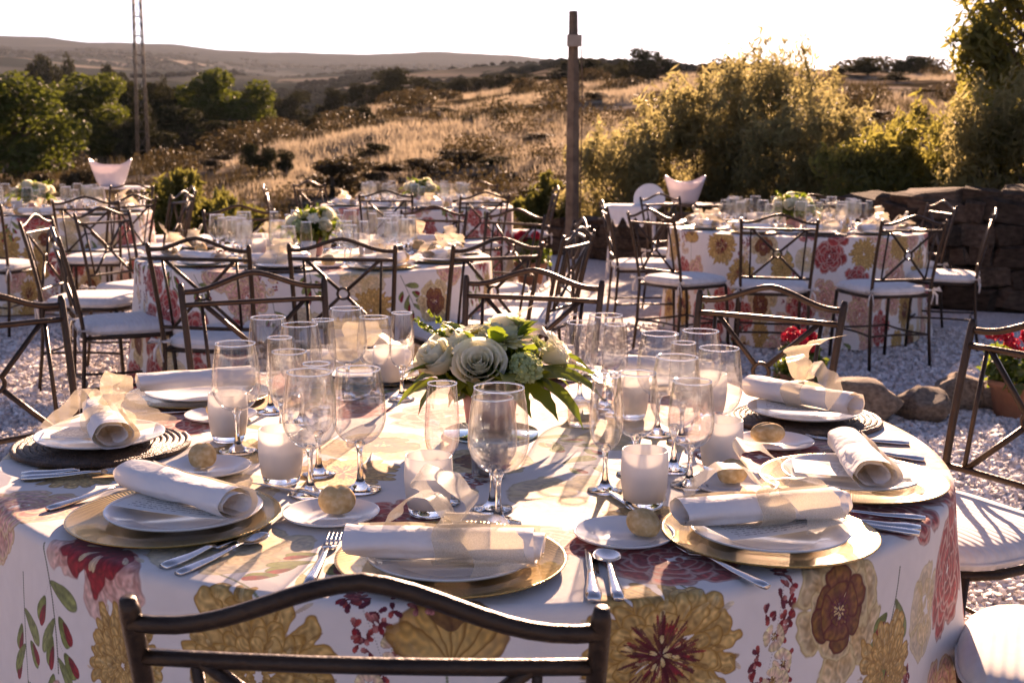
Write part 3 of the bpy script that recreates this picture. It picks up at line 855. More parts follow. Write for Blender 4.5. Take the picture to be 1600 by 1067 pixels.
# ------------------------------------------------------------------ wooden pole and lattice mast
def pole():
    x, y = at_px(891, 14.6), 14.6
    root = empty('wooden_pole', (x, y, -.3), 0, 'weathered square wooden pole with a small box, rising beyond the terrace', 'pole')
    mb = MB(); mb.tube([(.015, 0, -.3), (.005, 0, 1.2), (-.005, 0, 2.3), (-.018, 0, 3.16)], [.105, .098, .085, .062], 6, flat=.9)
    ob('post', mb.mesh('post', wood_old, False), root)
    mb = MB(); mb.box((-.005, -.10, 2.82), (.17, .10, .13)); ob('junction_box', mb.mesh('junction_box', noisy('grey_box', (.20, .17, .14), (.30, .26, .21), 8, .6), False), root)
    mb = MB(); mb.tube([(.08, -.02, 2.75), (.10, -.03, 2.3), (.10, -.03, 1.3), (.11, -.02, .2)], .008, 5); ob('cable', mb.mesh('cable', wood_dark), root)
pole()
def mast():
    Y = 58.0; x = at_px(227, Y); z0 = lz(x, Y)
    root = empty('lattice_mast', (x, Y, z0 - .1), .5, 'thin four-legged lattice mast standing in the valley, top beyond the photo', 'mast')
    H, w0, w1 = 13.0, .25, .10
    leg = lambda f: w0 + (w1 - w0) * f
    for sx in (-1, 1):
        for sy in (-1, 1):
            mb = MB(); mb.tube([(sx * w0, sy * w0, 0), (sx * w1, sy * w1, H)], .035, 5); ob('leg', mb.mesh('leg', galv), root)
    for i in range(15):
        f0, f1 = i / 15, (i + 1) / 15
        a, b, c = leg(f0), leg(f1), H
        mb = MB()
        for (p, q) in (((-1, -1), (1, -1)), ((1, -1), (1, 1)), ((1, 1), (-1, 1)), ((-1, 1), (-1, -1))):
            mb.tube([(p[0] * b, p[1] * b, f1 * c), (q[0] * b, q[1] * b, f1 * c)], .02, 4)
            mb.tube([(p[0] * a, p[1] * a, f0 * c), (q[0] * b, q[1] * b, f1 * c)], .014, 4)
        ob('bracing', mb.mesh('bracing', galv), root)
mast()

# ------------------------------------------------------------------ printed tablecloth
TR, TZ = .925, .755          # table radius and height of the cloth surface
CLW = 3.44                   # width of the printed cloth
NP = 2400
def paint_cloth():
    g = np.random.default_rng(12)
    cv = np.empty((NP, NP, 3), np.float32); cv[:] = (.78, .725, .68)
    s = NP / CLW
    def field(k, seed):
        a = np.random.default_rng(seed).random((NP // k + 2, NP // k + 2)).astype(np.float32)
        i = np.arange(NP) / k; i0 = i.astype(int); f = (i - i0).astype(np.float32); f = f * f * (3 - 2 * f)
        b = a[i0] * (1 - f)[:, None] + a[i0 + 1] * f[:, None]
        return b[:, i0] * (1 - f)[None] + b[:, i0 + 1] * f[None]
    n1 = field(9, 1) * .5 + field(22, 2) * .5
    n2 = field(4, 3)
    cols = {k: np.array(v, np.float32) for k, v in dict(
        dred=(.12, .006, .012), red=(.36, .015, .022), coral=(.50, .075, .06), pink=(.60, .22, .19), blush=(.72, .46, .38),
        dgold=(.25, .115, .022), gold=(.50, .265, .055), lgold=(.64, .42, .15), cream=(.72, .60, .32), beige=(.62, .50, .32),
        brown=(.10, .04, .02), green=(.11, .14, .025), lgreen=(.24, .28, .07), dgreen=(.045, .06, .014), ink=(.10, .06, .05), plum=(.14, .02, .04)).items()}
    def win(cx, cy, r):
        i0, i1 = int((cy - r + CLW / 2) * s), int((cy + r + CLW / 2) * s) + 1
        j0, j1 = int((cx - r + CLW / 2) * s), int((cx + r + CLW / 2) * s) + 1
        i0, j0 = max(0, i0), max(0, j0); i1, j1 = min(NP, i1), min(NP, j1)
        if i1 <= i0 or j1 <= j0: return None
        yy = (np.arange(i0, i1, dtype=np.float32)[:, None] + .5) / s - CLW / 2 - cy
        xx = (np.arange(j0, j1, dtype=np.float32)[None] + .5) / s - CLW / 2 - cx
        return (slice(i0, i1), slice(j0, j1)), xx, yy
    def petal(cx, cy, ang, ln, wd, base, tip, line=None, la=.5, alpha=1.0, wob=.30, edge=None):
        """petal rooted at (cx, cy), pointing along ang"""
        mx, my = cx + math.cos(ang) * ln * .5, cy + math.sin(ang) * ln * .5
        W = win(mx, my, max(ln, wd) * .75)
        if W is None: return
        sl, x, y = W
        u = (x * math.cos(ang) + y * math.sin(ang)) / (ln * .5); v = (-x * math.sin(ang) + y * math.cos(ang)) / (wd * .5)
        nn = n1[sl] - .5
        d = np.sqrt(u * u + (v / np.clip(.75 + .3 * u, .3, 1.1)) ** 2) + nn * wob
        m = np.clip((1 - d) / .07, 0, 1) * alpha
        t = np.clip((u + 1) / 2 + (n2[sl] - .5) * .35, 0, 1)[..., None]
        c = base * (1 - t) + tip * t
        c = c * (1 + .22 * np.sin(v * 9 + nn * 16) * np.clip(u + .8, 0, 1))[..., None] * (.80 + .40 * n2[sl])[..., None]
        if edge is not None:
            e = np.clip((d - .72) / .2, 0, 1)[..., None]; c = c * (1 - e) + edge * e
        if line is not None:
            e = (np.exp(-((d - .95) / .06) ** 2) * la * np.clip(n2[sl] * 2, .2, 1))[..., None]; c = c * (1 - e) + line * e
        cv[sl] = cv[sl] * (1 - m[..., None]) + c * m[..., None]
    def flower(cx, cy, rad, rings, base, tip, line, npet, edge=None, core=None, cr=.25, ph=0.0, wob=.3, alpha=1.0):
        for k in range(rings):
            f = 1 - k / rings
            n = max(4, int(npet * (f * .7 + .3)))
            for j in range(n):
                a = ph + k * .7 + 2 * PI * (j + g.uniform(-.2, .2)) / n
                L_ = rad * f * g.uniform(.86, 1.08)
                r0 = rad * f * .28
                q = g.uniform(.8, 1.15)
                petal(cx + math.cos(a) * r0, cy + math.sin(a) * r0, a, L_ - r0, 2 * PI * L_ / n * 1.05, base * q, tip * q, line, .65, alpha, wob, edge)
        if core is not None:
            for j in range(46):
                a = g.uniform(0, 6.28)
                petal(cx, cy, a, rad * cr * g.uniform(.6, 1.25), rad * .05, core * .6, core, None, 0, .9, .2)
            for j in range(14):
                a = g.uniform(0, 6.28); q = rad * cr * .5 * g.random()
                petal(cx + q * math.cos(a), cy + q * math.sin(a), a, rad * .10, rad * .06, cols['cream'], cols['lgold'], core, .8)
    def mum(cx, cy, r, core=False):
        c = cols
        flower(cx, cy, r, 6, c['dgold'], c['lgold'], c['dgold'] * .6, 21, c['gold'], c['dred'] if core else None, .40, g.uniform(0, 6), wob=.75)
        for k in range(60):
            a = g.uniform(0, 6.28); q = r * math.sqrt(g.random()) * .85
            petal(cx + q * math.cos(a), cy + q * math.sin(a), a + g.uniform(-.6, .6), r * g.uniform(.12, .26), r * g.uniform(.04, .09), c['dgold'] * .8, c[('lgold', 'cream', 'dgold')[g.integers(3)]], None, 0, .55, .6)
        if core:
            for k in range(70):
                a = g.uniform(0, 6.28); q = r * .36 * math.sqrt(g.random())
                petal(cx + q * math.cos(a), cy + q * math.sin(a), a, r * g.uniform(.10, .2), r * .035, c['plum'], c[('dred', 'red', 'brown')[g.integers(3)]], None, 0, .85, .4)
    def rose(cx, cy, r, tone='red'):
        c = cols
        if tone == 'red': flower(cx, cy, r, 6, c['dred'], c['coral'], c['dred'], 8, c['blush'], None, wob=.42)
        elif tone == 'pink': flower(cx, cy, r, 6, c['red'], c['blush'], c['red'], 8, c['cream'], None, wob=.42)
        elif tone == 'beige':
            flower(cx, cy, r, 3, c['gold'], c['beige'], c['dgold'], 6, c['cream'], None, wob=.42)
            flower(cx, cy, r * .58, 3, c['plum'], c['dgold'], c['brown'], 6, c['dred'], c['plum'], .3, wob=.42)
        elif tone == 'pale': flower(cx, cy, r, 3, c['lgold'], c['beige'] * 1.06, c['dgold'], 5, c['cream'], None, wob=.35, alpha=.8)
    def peony(cx, cy, r, a0):
        c = cols
        for k in range(9):
            a = a0 + g.uniform(-1.3, 1.3); petal(cx, cy, a, r * g.uniform(.9, 1.25), r * .62, c['coral'], c['blush'], c['pink'] * .6, .5, .85, .5)
        for k in range(12):
            a = a0 + g.uniform(-1.6, 1.6); petal(cx, cy, a, r * g.uniform(.5, .85), r * .45, c['dred'] * 1.3, c['red'], c['dred'], .6, 1, .5)
        for k in range(7):
            a = a0 + g.uniform(-1.6, 1.6); petal(cx + math.cos(a) * r * .3, cy + math.sin(a) * r * .3, a, r * .25, r * .09, c['blush'], cols['cream'], None, 0, .8, .5)
    def stroke(pts, wd, c):
        for (a, b) in zip(pts[:-1], pts[1:]):
            L_ = math.dist(a, b); n = max(2, int(L_ / .004))
            for k in range(n):
                f = k / n; x = a[0] + (b[0] - a[0]) * f; y = a[1] + (b[1] - a[1]) * f
                W = win(x, y, wd * 1.2)
                if W is None: continue
                sl, xx, yy = W
                m = np.clip((wd - np.sqrt(xx * xx + yy * yy)) / .0018, 0, 1)[..., None] * .9
                cv[sl] = cv[sl] * (1 - m) + c * (.85 + .3 * n1[sl][..., None]) * m
    def curve(a, b, bend, n=8):
        mx, my = (a[0] + b[0]) / 2 - (b[1] - a[1]) * bend, (a[1] + b[1]) / 2 + (b[0] - a[0]) * bend
        return [((1 - t) ** 2 * a[0] + 2 * t * (1 - t) * mx + t * t * b[0], (1 - t) ** 2 * a[1] + 2 * t * (1 - t) * my + t * t * b[1]) for t in np.linspace(0, 1, n)]
    def leaf(x, y, a, L_, w_=None):
        petal(x, y, a, L_, w_ or L_ * .45, cols['green'], cols['lgreen'], cols['dgreen'], .7, .95, .18)
        stroke([(x, y), (x + math.cos(a) * L_ * .9, y + math.sin(a) * L_ * .9)], .0012, cols['dgreen'])
    def buds(x, y, a, L_, n=4):
        e = (x + math.cos(a) * L_, y + math.sin(a) * L_)
        P = curve((x, y), e, g.uniform(-.2, .2)); stroke(P, .0030, cols['dgreen'])
        for k in range(n):
            q = P[min(7, 2 + k * 5 // n)]; b = a + (1 if k % 2 else -1) * g.uniform(.4, 1.0)
            q2 = (q[0] + math.cos(b) * .03, q[1] + math.sin(b) * .03)
            stroke([q, q2], .0013, cols['ink'])
            petal(q2[0], q2[1], b, .052, .040, cols['green'], cols['lgreen'], cols['dgreen'], .7)
            petal(q2[0] + .014 * math.cos(b + .5), q2[1] + .014 * math.sin(b + .5), b, .042, .024, cols['dred'], cols['red'], cols['plum'], .7)
        leaf(P[2][0], P[2][1], a + 1.0, .085); leaf(P[4][0], P[4][1], a - .9, .075); leaf(P[6][0], P[6][1], a + .6, .065)
    def sprig(x, y, a, L_):
        e = (x + math.cos(a) * L_, y + math.sin(a) * L_)
        P = curve((x, y), e, .08, 14); stroke(P, .0015, cols['dgreen'])
        for k in range(34):
            f = g.random(); q = P[int(f * 13)]; wdt = .012 + .034 * f
            b = g.uniform(0, 6.28); q2 = (q[0] + math.cos(b) * wdt, q[1] + math.sin(b) * wdt)
            stroke([q, q2], .0007, cols['plum'])
            for m_ in range(3):
                petal(q2[0], q2[1], g.uniform(0, 6.28), g.uniform(.010, .018), .010, cols['dred'], cols[('red', 'coral', 'plum', 'pink')[g.integers(4)]], cols['plum'], .7)
        for k in range(5):
            q = P[int((.65 + .07 * k) * 13) % 14]; b = g.uniform(0, 6.28)
            flower(q[0] + math.cos(b) * .03, q[1] + math.sin(b) * .03, .022, 1, cols['blush'], cols['cream'] * 1.05, cols['plum'], 5, None, cols['dgold'], .3)
    # --- fixed motifs on the visible front of the nearest table
    taken = []
    def use(x, y, r): taken.append((x, y, r))
    stroke(curve((-.02, -.955), (-.02, -1.25), .08), .0030, cols['green'])
    stroke(curve((.29, -.78), (.375, -.90), -.25), .0032, cols['green'])
    stroke(curve((-.36, -.80), (-.24, -.94), .15), .0032, cols['green'])
    stroke(curve((-.36, -.77), (-.345, -.66), .1), .0022, cols['coral'])
    rose(-.75, -.50, .115, 'pink'); use(-.75, -.5, .15)
    peony(-.50, -.715, .125, math.atan2(-.78, -.5)); use(-.51, -.76, .15)
    mum(-.305, -.995, .135); use(-.3, -.99, .15)
    mum(-.55, -.91, .09); use(-.55, -.91, .1)
    sprig(-.143, -.87, math.atan2(-.20, .05), .22); use(-.12, -.98, .13)
    for k in range(7):
        a = -PI / 2 + (k - 3) * .33 + PI
        petal(-.01, -1.0, a, .10, .062, cols['lgold'], cols['gold'], cols['dgold'], .7, .95, .4, cols['dgold'])
    petal(-.01, -.955, PI / 2, .05, .07, cols['brown'], cols['dgold'], None, 0, .9, .5); use(-.01, -.95, .10)
    mum(.297, -.955, .135, True); use(.3, -.95, .15)
    sprig(.44, -.76, math.atan2(-.22, .05), .25); use(.47, -.88, .12)
    rose(.588, -.795, .115, 'beige'); use(.585, -.79, .13)
    buds(.70, -.66, math.atan2(-.13, .05), .17, 5); use(.73, -.71, .09)
    rose(.865, -.625, .085, 'pale'); use(.86, -.62, .09)
    mum(.79, -.80, .10); use(.79, -.8, .11)
    buds(-.64, -.67, math.atan2(-.13, -.06), .20, 5); use(-.66, -.74, .12); buds(-.74, -.66, -2.3, .2, 5); use(-.8, -.72, .1)
    rose(.68, -.50, .12, 'red'); use(.66, -.5, .13)
    flower(-.117, -.53, .10, 4, cols['red'], cols['coral'], cols['dred'], 9, cols['blush'], None, wob=.4); use(-.117, -.53, .11)
    rose(.13, -.655, .09, 'red'); use(.13, -.65, .1)
    rose(-.07, .21, .15, 'red'); use(-.07, .21, .16)
    rose(-.19, -.06, .13, 'beige'); use(-.19, -.06, .14)
    for k in range(9): petal(-.356, -.767, k * .7, g.uniform(.02, .055), .010, cols['coral'], cols['red'], None, 0, .7, .5)
    rose(-.35, -.70, .12, 'pale'); use(-.356, -.74, .13)
    rose(-.69, .09, .13, 'red'); use(-.69, .09, .14)
    rose(.20, -.40, .14, 'pale'); use(.2, -.4, .12)
    buds(.10, -.18, -.2, .24, 6); use(.2, -.2, .12)
    rose(.33, -.01, .12, 'pale'); use(.33, -.01, .12)
    rose(-.43, -.40, .11, 'pale'); use(-.43, -.4, .11)
    rose(-.30, .27, .10, 'red'); use(-.3, .27, .1)
    rose(.51, -.34, .09, 'red'); use(.5, -.34, .1)
    # --- the rest of the cloth
    kinds = ['mum', 'red', 'pink', 'beige', 'buds', 'red', 'mumc', 'pink', 'sprig', 'red', 'stem', 'pale', 'buds']
    tries = 0; k = 0
    while tries < 7000 and k < 330:
        tries += 1
        x, y = g.uniform(-1.68, 1.68, 2)
        if math.hypot(x, y) > 1.70: continue
        kd = kinds[k % len(kinds)]
        r = g.uniform(.10, .165) if kd not in ('buds', 'sprig', 'stem') else .085
        if any((x - a) ** 2 + (y - b) ** 2 < (r + c) ** 2 * .56 for a, b, c in taken): continue
        k += 1; use(x, y, r)
        a = math.atan2(y, x) + g.uniform(-.5, .5)
        if kd == 'mum': mum(x, y, r)
        elif kd == 'mumc': mum(x, y, r, True)
        elif kd == 'buds': buds(x - math.cos(a) * .08, y - math.sin(a) * .08, a, .18, 5)
        elif kd == 'sprig': sprig(x - math.cos(a) * .1, y - math.sin(a) * .1, a, .2)
        elif kd == 'stem':
            stroke(curve((x - .1, y - .05), (x + .1, y + .06), g.uniform(-.3, .3)), .0028, cols['green']); leaf(x, y, a, .09); leaf(x + .04, y + .03, a + 1.4, .07)
        else: rose(x, y, r, kd)
    cv *= (.96 + .08 * n1[..., None])
    im = bpy.data.images.new('floral_print', NP, NP, alpha=False)
    im.colorspace_settings.name = 'Non-Color'
    buf = np.ones((NP, NP, 4), np.float32); buf[..., :3] = np.clip(cv, 0, 1)
    im.pixels.foreach_set(buf.ravel()); im.update(); im.pack()
    return im
def cloth_mat():
    m, n, p, out = new_mat('floral_cotton')
    L = n.links.new
    uv = N(n, 'ShaderNodeUVMap', uv_map='UVMap')
    im = N(n, 'ShaderNodeTexImage', image=paint_cloth(), extension='EXTEND'); L(uv.outputs[0], im.inputs[0])
    L(im.outputs[0], p.inputs['Base Color'])
    p.inputs['Roughness'].default_value = .75; p.inputs['Specular IOR Level'].default_value = .35; p.inputs['Sheen Weight'].default_value = .15
    nb = N(n, 'ShaderNodeTexNoise'); nb.inputs['Scale'].default_value = 9; nb.inputs['Detail'].default_value = 5; nb.inputs['Distortion'].default_value = .8
    tc = N(n, 'ShaderNodeTexCoord'); L(tc.outputs['Object'], nb.inputs['Vector'])
    nf = N(n, 'ShaderNodeTexNoise'); nf.inputs['Scale'].default_value = 420; L(tc.outputs['Object'], nf.inputs['Vector'])
    b1 = N(n, 'ShaderNodeBump'); b1.inputs['Strength'].default_value = .28; b1.inputs['Distance'].default_value = .012; L(nb.outputs['Fac'], b1.inputs['Height'])
    b2 = N(n, 'ShaderNodeBump'); b2.inputs['Strength'].default_value = .15; b2.inputs['Distance'].default_value = .001; L(nf.outputs['Fac'], b2.inputs['Height']); L(b1.outputs[0], b2.inputs['Normal'])
    L(b2.outputs[0], p.inputs['Normal'])
    tl = N(n, 'ShaderNodeBsdfTranslucent'); L(im.outputs[0], tl.inputs[0])
    mx = N(n, 'ShaderNodeMixShader'); mx.inputs[0].default_value = .08; L(p.outputs[0], mx.inputs[1]); L(tl.outputs[0], mx.inputs[2]); L(mx.outputs[0], out.inputs[0])
    return m
CLOTH = cloth_mat()
def cloth_mesh(seed, amp=.032):
    g = random.Random(seed)
    na = 288
    ph = [(g.randint(3, 5), g.uniform(0, 6.28), .5), (g.randint(8, 11), g.uniform(0, 6.28), .8), (g.randint(14, 17), g.uniform(0, 6.28), .6), (g.randint(22, 27), g.uniform(0, 6.28), .3)]
    prof = [(f * TR * .985, 0.0) for f in (.0, .15, .3, .45, .6, .75, .88, .95, 1.0)]
    er = .016
    cx = TR * .985
    for a in (15, 30, 45, 60, 75, 90):
        prof.append((cx + er * math.sin(R(a)), -er + er * math.cos(R(a))))
    for k in range(1, 23):
        prof.append((cx + er, -er - (TZ - er - .012) * (k / 22)))
    V = []; UV = []; s = 0
    for i, (r, z) in enumerate(prof):
        if i: s += math.dist(prof[i - 1], prof[i])
        t = max(0.0, min(1.0, -z / (TZ - .012)))
        for k in range(na):
            th = 2 * PI * k / na
            f = sum(w_ * math.sin(q * th + p_ + .5 * t) for q, p_, w_ in ph)
            f = f + .35 * abs(f)
            rr = r + (t ** .9) * (.022 + amp * f * (.35 + .65 * t)) if t > 0 else r
            V.append((rr * math.cos(th), rr * math.sin(th), z + TZ + (.0022 * math.sin(3 * th + 9 * r) * r if i < 9 else .002 * math.sin(3 * th + 9 * cx) * (1 - t))))
            UV.append((.5 + s * math.cos(th) / CLW, .5 + s * math.sin(th) / CLW))
    F = []
    for i in range(len(prof) - 1):
        for k in range(na):
            k2 = (k + 1) % na
            F.append((i * na + k, (i + 1) * na + k, (i + 1) * na + k2, i * na + k2))
    me = mk('tablecloth', V, np.array(F), [CLOTH], True, UV)
    return me
TABLES = {
    'near': ((-.07, 2.46), 0.0, 'nearest round table', 'large floral tablecloth over the nearest round table, printed with gold flowers and red roses'),
    'mid': ((-1.04, 6.5), 1.9, 'middle left round table', 'floral tablecloth over the round table directly behind the nearest one'),
    'back': ((-.93, 11.9), 3.4, 'farthest round table', 'floral tablecloth over the farthest round table in the centre'),
    'left': ((-3.98, 10.3), 4.4, 'round table at the left edge', 'floral tablecloth over the round table cut by the left photo edge'),
    'right': ((2.08, 9.05), 5.2, 'round table by the stone wall', 'floral tablecloth over the round table by the stone wall on the right')}
wood_top = noisy('table_board', (.22, .14, .08), (.34, .23, .14), 6, .6, .1)
def build_tables():
    mt = MB(); mt.lathe([(0, .715), (TR - .02, .715), (TR - .012, .722), (TR - .012, .745), (TR - .02, .749), (0, .749)], 48)
    top = mt.mesh('tabletop', wood_top)
    ml = MB(); ml.tube([(0, 0, 0), (0, 0, .715)], .022, 8); leg = ml.mesh('leg', iron)
    shared = cloth_mesh(21)
    for k, (c, rz, nm, lab) in TABLES.items():
        t = empty('round_table', (c[0], c[1], 0), rz, 'wooden ' + nm + ' hidden under its floral cloth', 'table', 'round banquet tables')
        ob('tabletop', top, t)
        for a in range(4): ob('leg', leg, t, (.55 * math.cos(a * PI / 2), .55 * math.sin(a * PI / 2), 0))
        o = ob('tablecloth', cloth_mesh(5, .060) if k == 'near' else shared, None, (c[0], c[1], 0), (0, 0, rz))
        tag(o, lab, 'tablecloth', 'floral tablecloths')
build_tables()

# ------------------------------------------------------------------ wrought iron chairs
def build_chair():
    root = empty('iron_chair', (0, 0, 0), 0, 'x', 'chair')
    def back(z):  # depth of the leaning back plane
        return -.205 - .095 * max(0, (z - .45) / .47) ** 1.3
    def half(z): return .196 + .019 * max(0, (z - .45) / .47)
    for s in (-1, 1):
        mb = MB()
        mb.tube([(s * .205, -.245, 0), (s * .20, -.22, .22), (s * .196, -.205, .45)] + [(s * half(z), back(z), z) for z in (.55, .65, .75, .85, .905, .918)], [.0100] * 8 + [.0074], 8)
        ob('back_post', mb.mesh('back_post', iron), root)
        mb = MB(); mb.tube([(s * .185, .185, .445), (s * .188, .20, .3), (s * .195, .215, 0)], .0105, 8); ob('front_leg', mb.mesh('front_leg', iron), root)
    zr = .892
    P = []
    for i in range(21):
        x = -1 + 2 * i / 20
        P.append((x * half(.9), back(.9) - .012 * (1 - x * x), zr + .050 * (math.cos(x * PI) * .5 + .5) ** 1.15 - .006 * abs(math.sin(x * PI))))
    mb = MB(); mb.tube(P, .0092, 8, flat=.9); ob('top_rail', mb.mesh('top_rail', iron), root)
    for nm, z, r_ in (('middle_rail', .852, .0085), ('lower_rail', .548, .0085)):
        mb = MB(); mb.tube([(x * half(z), back(z) - .010 * (1 - x * x), z) for x in np.linspace(-1, 1, 9)], r_, 8); ob(nm, mb.mesh(nm, iron), root)
    for s in (-1, 1):
        mb = MB(); mb.tube([(s * .148, back(.548) - .004, .548), (s * .152, back(.70) - .004, .70), (s * .158, back(.852) - .004, .852)], .0058, 6); ob('spindle', mb.mesh('spindle', iron), root)
    zc = .70; yc = back(zc) - .009
    mb = MB(); mb.tube([(.024 * math.cos(a), yc, zc + .024 * math.sin(a)) for a in np.linspace(0, 2 * PI, 20, endpoint=False)], .0062, 6, closed=True); ob('ring', mb.mesh('ring', iron), root)
    for sx in (-1, 1):
        for sz in (-1, 1):
            ze = .852 if sz > 0 else .548
            xe = .152 if sz > 0 else .146
            d = math.hypot(xe, ze - zc)
            mb = MB(); mb.tube([(sx * xe / d * .026, yc, zc + (ze - zc) / d * .026), (sx * xe, back(ze) - .006, ze)], .0078, 6); ob('cross_brace', mb.mesh('cross_brace', iron), root)
    out = [(-.196, -.205), (.196, -.205), (.205, -.05), (.205, .10), (.175, .19), (.09, .225), (0, .235), (-.09, .225), (-.175, .19), (-.205, .10), (-.205, -.05)]
    mb = MB(); mb.tube([(x, y, .445) for x, y in out], .0105, 8, closed=True)
    ob('seat_frame', mb.mesh('seat_frame', iron), root)
    mb = MB()
    for y in (-.12, -.03, .06, .14): mb.tube([(-.2, y, .442), (.2, y, .442)], .006, 6)
    ob('seat_slats', mb.mesh('seat_slats', iron), root)
    # curved stretchers between the legs
    q = [(-.20, -.222), (.20, -.222), (.19, .205), (-.19, .205)]
    for i in range(4):
        a, b = Vector((*q[i], 0)), Vector((*q[(i + 1) % 4], 0))
        m = (a + b) / 2; inn = -m.normalized()
        mb = MB(); mb.tube([tuple(a + (b - a) * t + inn * .035 * math.sin(t * PI) + Vector((0, 0, .205))) for t in np.linspace(0, 1, 9)], .0068, 6); ob('stretcher', mb.mesh('stretcher', iron), root)
    # cushion
    V = []; F = []
    na = 48
    def outline(a):
        c, s_ = math.cos(a), math.sin(a)
        e = 4.2
        r_ = 1 / ((abs(c / .212)) ** e + (abs(s_ / .222)) ** e) ** (1 / e)
        return r_ * c, r_ * s_ + (.016 if s_ > 0 else 0) * (1 - abs(c)) + .004
    levels = [(.0, .452), (.90, .452), (.975, .459), (1.0, .474), (.985, .489), (.93, .500), (.8, .507), (.55, .512), (.3, .510), (.0, .507)]
    rings = []
    for (f, z) in levels:
        if f == 0: rings.append([len(V)]); V.append((0, .004, z)); continue
        rings.append(list(range(len(V), len(V) + na)))
        for k in range(na):
            x, y = outline(2 * PI * k / na); V.append((x * f, y * f, z + .003 * math.sin(9 * x * f + 2) * math.sin(8 * y * f)))
    for a, b in zip(rings[:-1], rings[1:]):
        for k in range(na):
            k2 = (k + 1) % na
            if len(a) == 1: F.append((a[0], b[k2], b[k]))
            elif len(b) == 1: F.append((a[k], a[k2], b[0]))
            else: F.append((a[k], a[k2], b[k2], b[k]))
    cu = ob('cushion', mk('cushion', V, F, [seat_stripe()], True), root)
    mb = MB(); mb.tube([(outline(2 * PI * k / na)[0] * 1.003, outline(2 * PI * k / na)[1] * 1.003, .474) for k in range(na)], .0042, 6, closed=True)
    ob('piping', mb.mesh('piping', seatfab), cu)
    for s in (-1, 1):
        mb = MB()
        mb.tube([(s * .19 + .014 * math.cos(t), -.205 + .016 * math.sin(t), .482) for t in np.linspace(0, 2 * PI, 10, endpoint=False)], .006, 5, closed=True)
        for d in (-1, 1):
            mb.tube([(s * .205, -.22, .482), (s * .225 + .016 * d, -.232, .495), (s * .232 + .026 * d, -.236, .478), (s * .21, -.224, .482)], [.004, .008, .007, .003], 5, flat=.4)
            mb.tube([(s * .207, -.222, .482), (s * .215 + .012 * d, -.235, .45), (s * .213 + .02 * d, -.232, .395)], [.004, .007, .006], 5, flat=.35)
        ob('tie', mb.mesh('tie', seatfab), cu)
    return root
def seat_stripe():
    m = noisy('striped_seat_fabric', (.60, .585, .575), (.70, .68, .67), 30, .9, 0, sheen=.2)
    n = m.node_tree; p = n.nodes['Principled BSDF']
    tc = N(n, 'ShaderNodeTexCoord'); wv = N(n, 'ShaderNodeTexWave', wave_type='BANDS', bands_direction='Y')
    wv.inputs['Scale'].default_value = 16; wv.inputs['Distortion'].default_value = .25; n.links.new(tc.outputs['Object'], wv.inputs['Vector'])
    nf = N(n, 'ShaderNodeTexNoise'); nf.inputs['Scale'].default_value = 500; n.links.new(tc.outputs['Object'], nf.inputs['Vector'])
    b = N(n, 'ShaderNodeBump'); b.inputs['Strength'].default_value = .35; b.inputs['Distance'].default_value = .004; n.links.new(wv.outputs['Fac'], b.inputs['Height'])
    b2 = N(n, 'ShaderNodeBump'); b2.inputs['Strength'].default_value = .2; b2.inputs['Distance'].default_value = .001; n.links.new(nf.outputs['Fac'], b2.inputs['Height']); n.links.new(b.outputs[0], b2.inputs['Normal'])
    n.links.new(b2.outputs[0], p.inputs['Normal'])
    return m
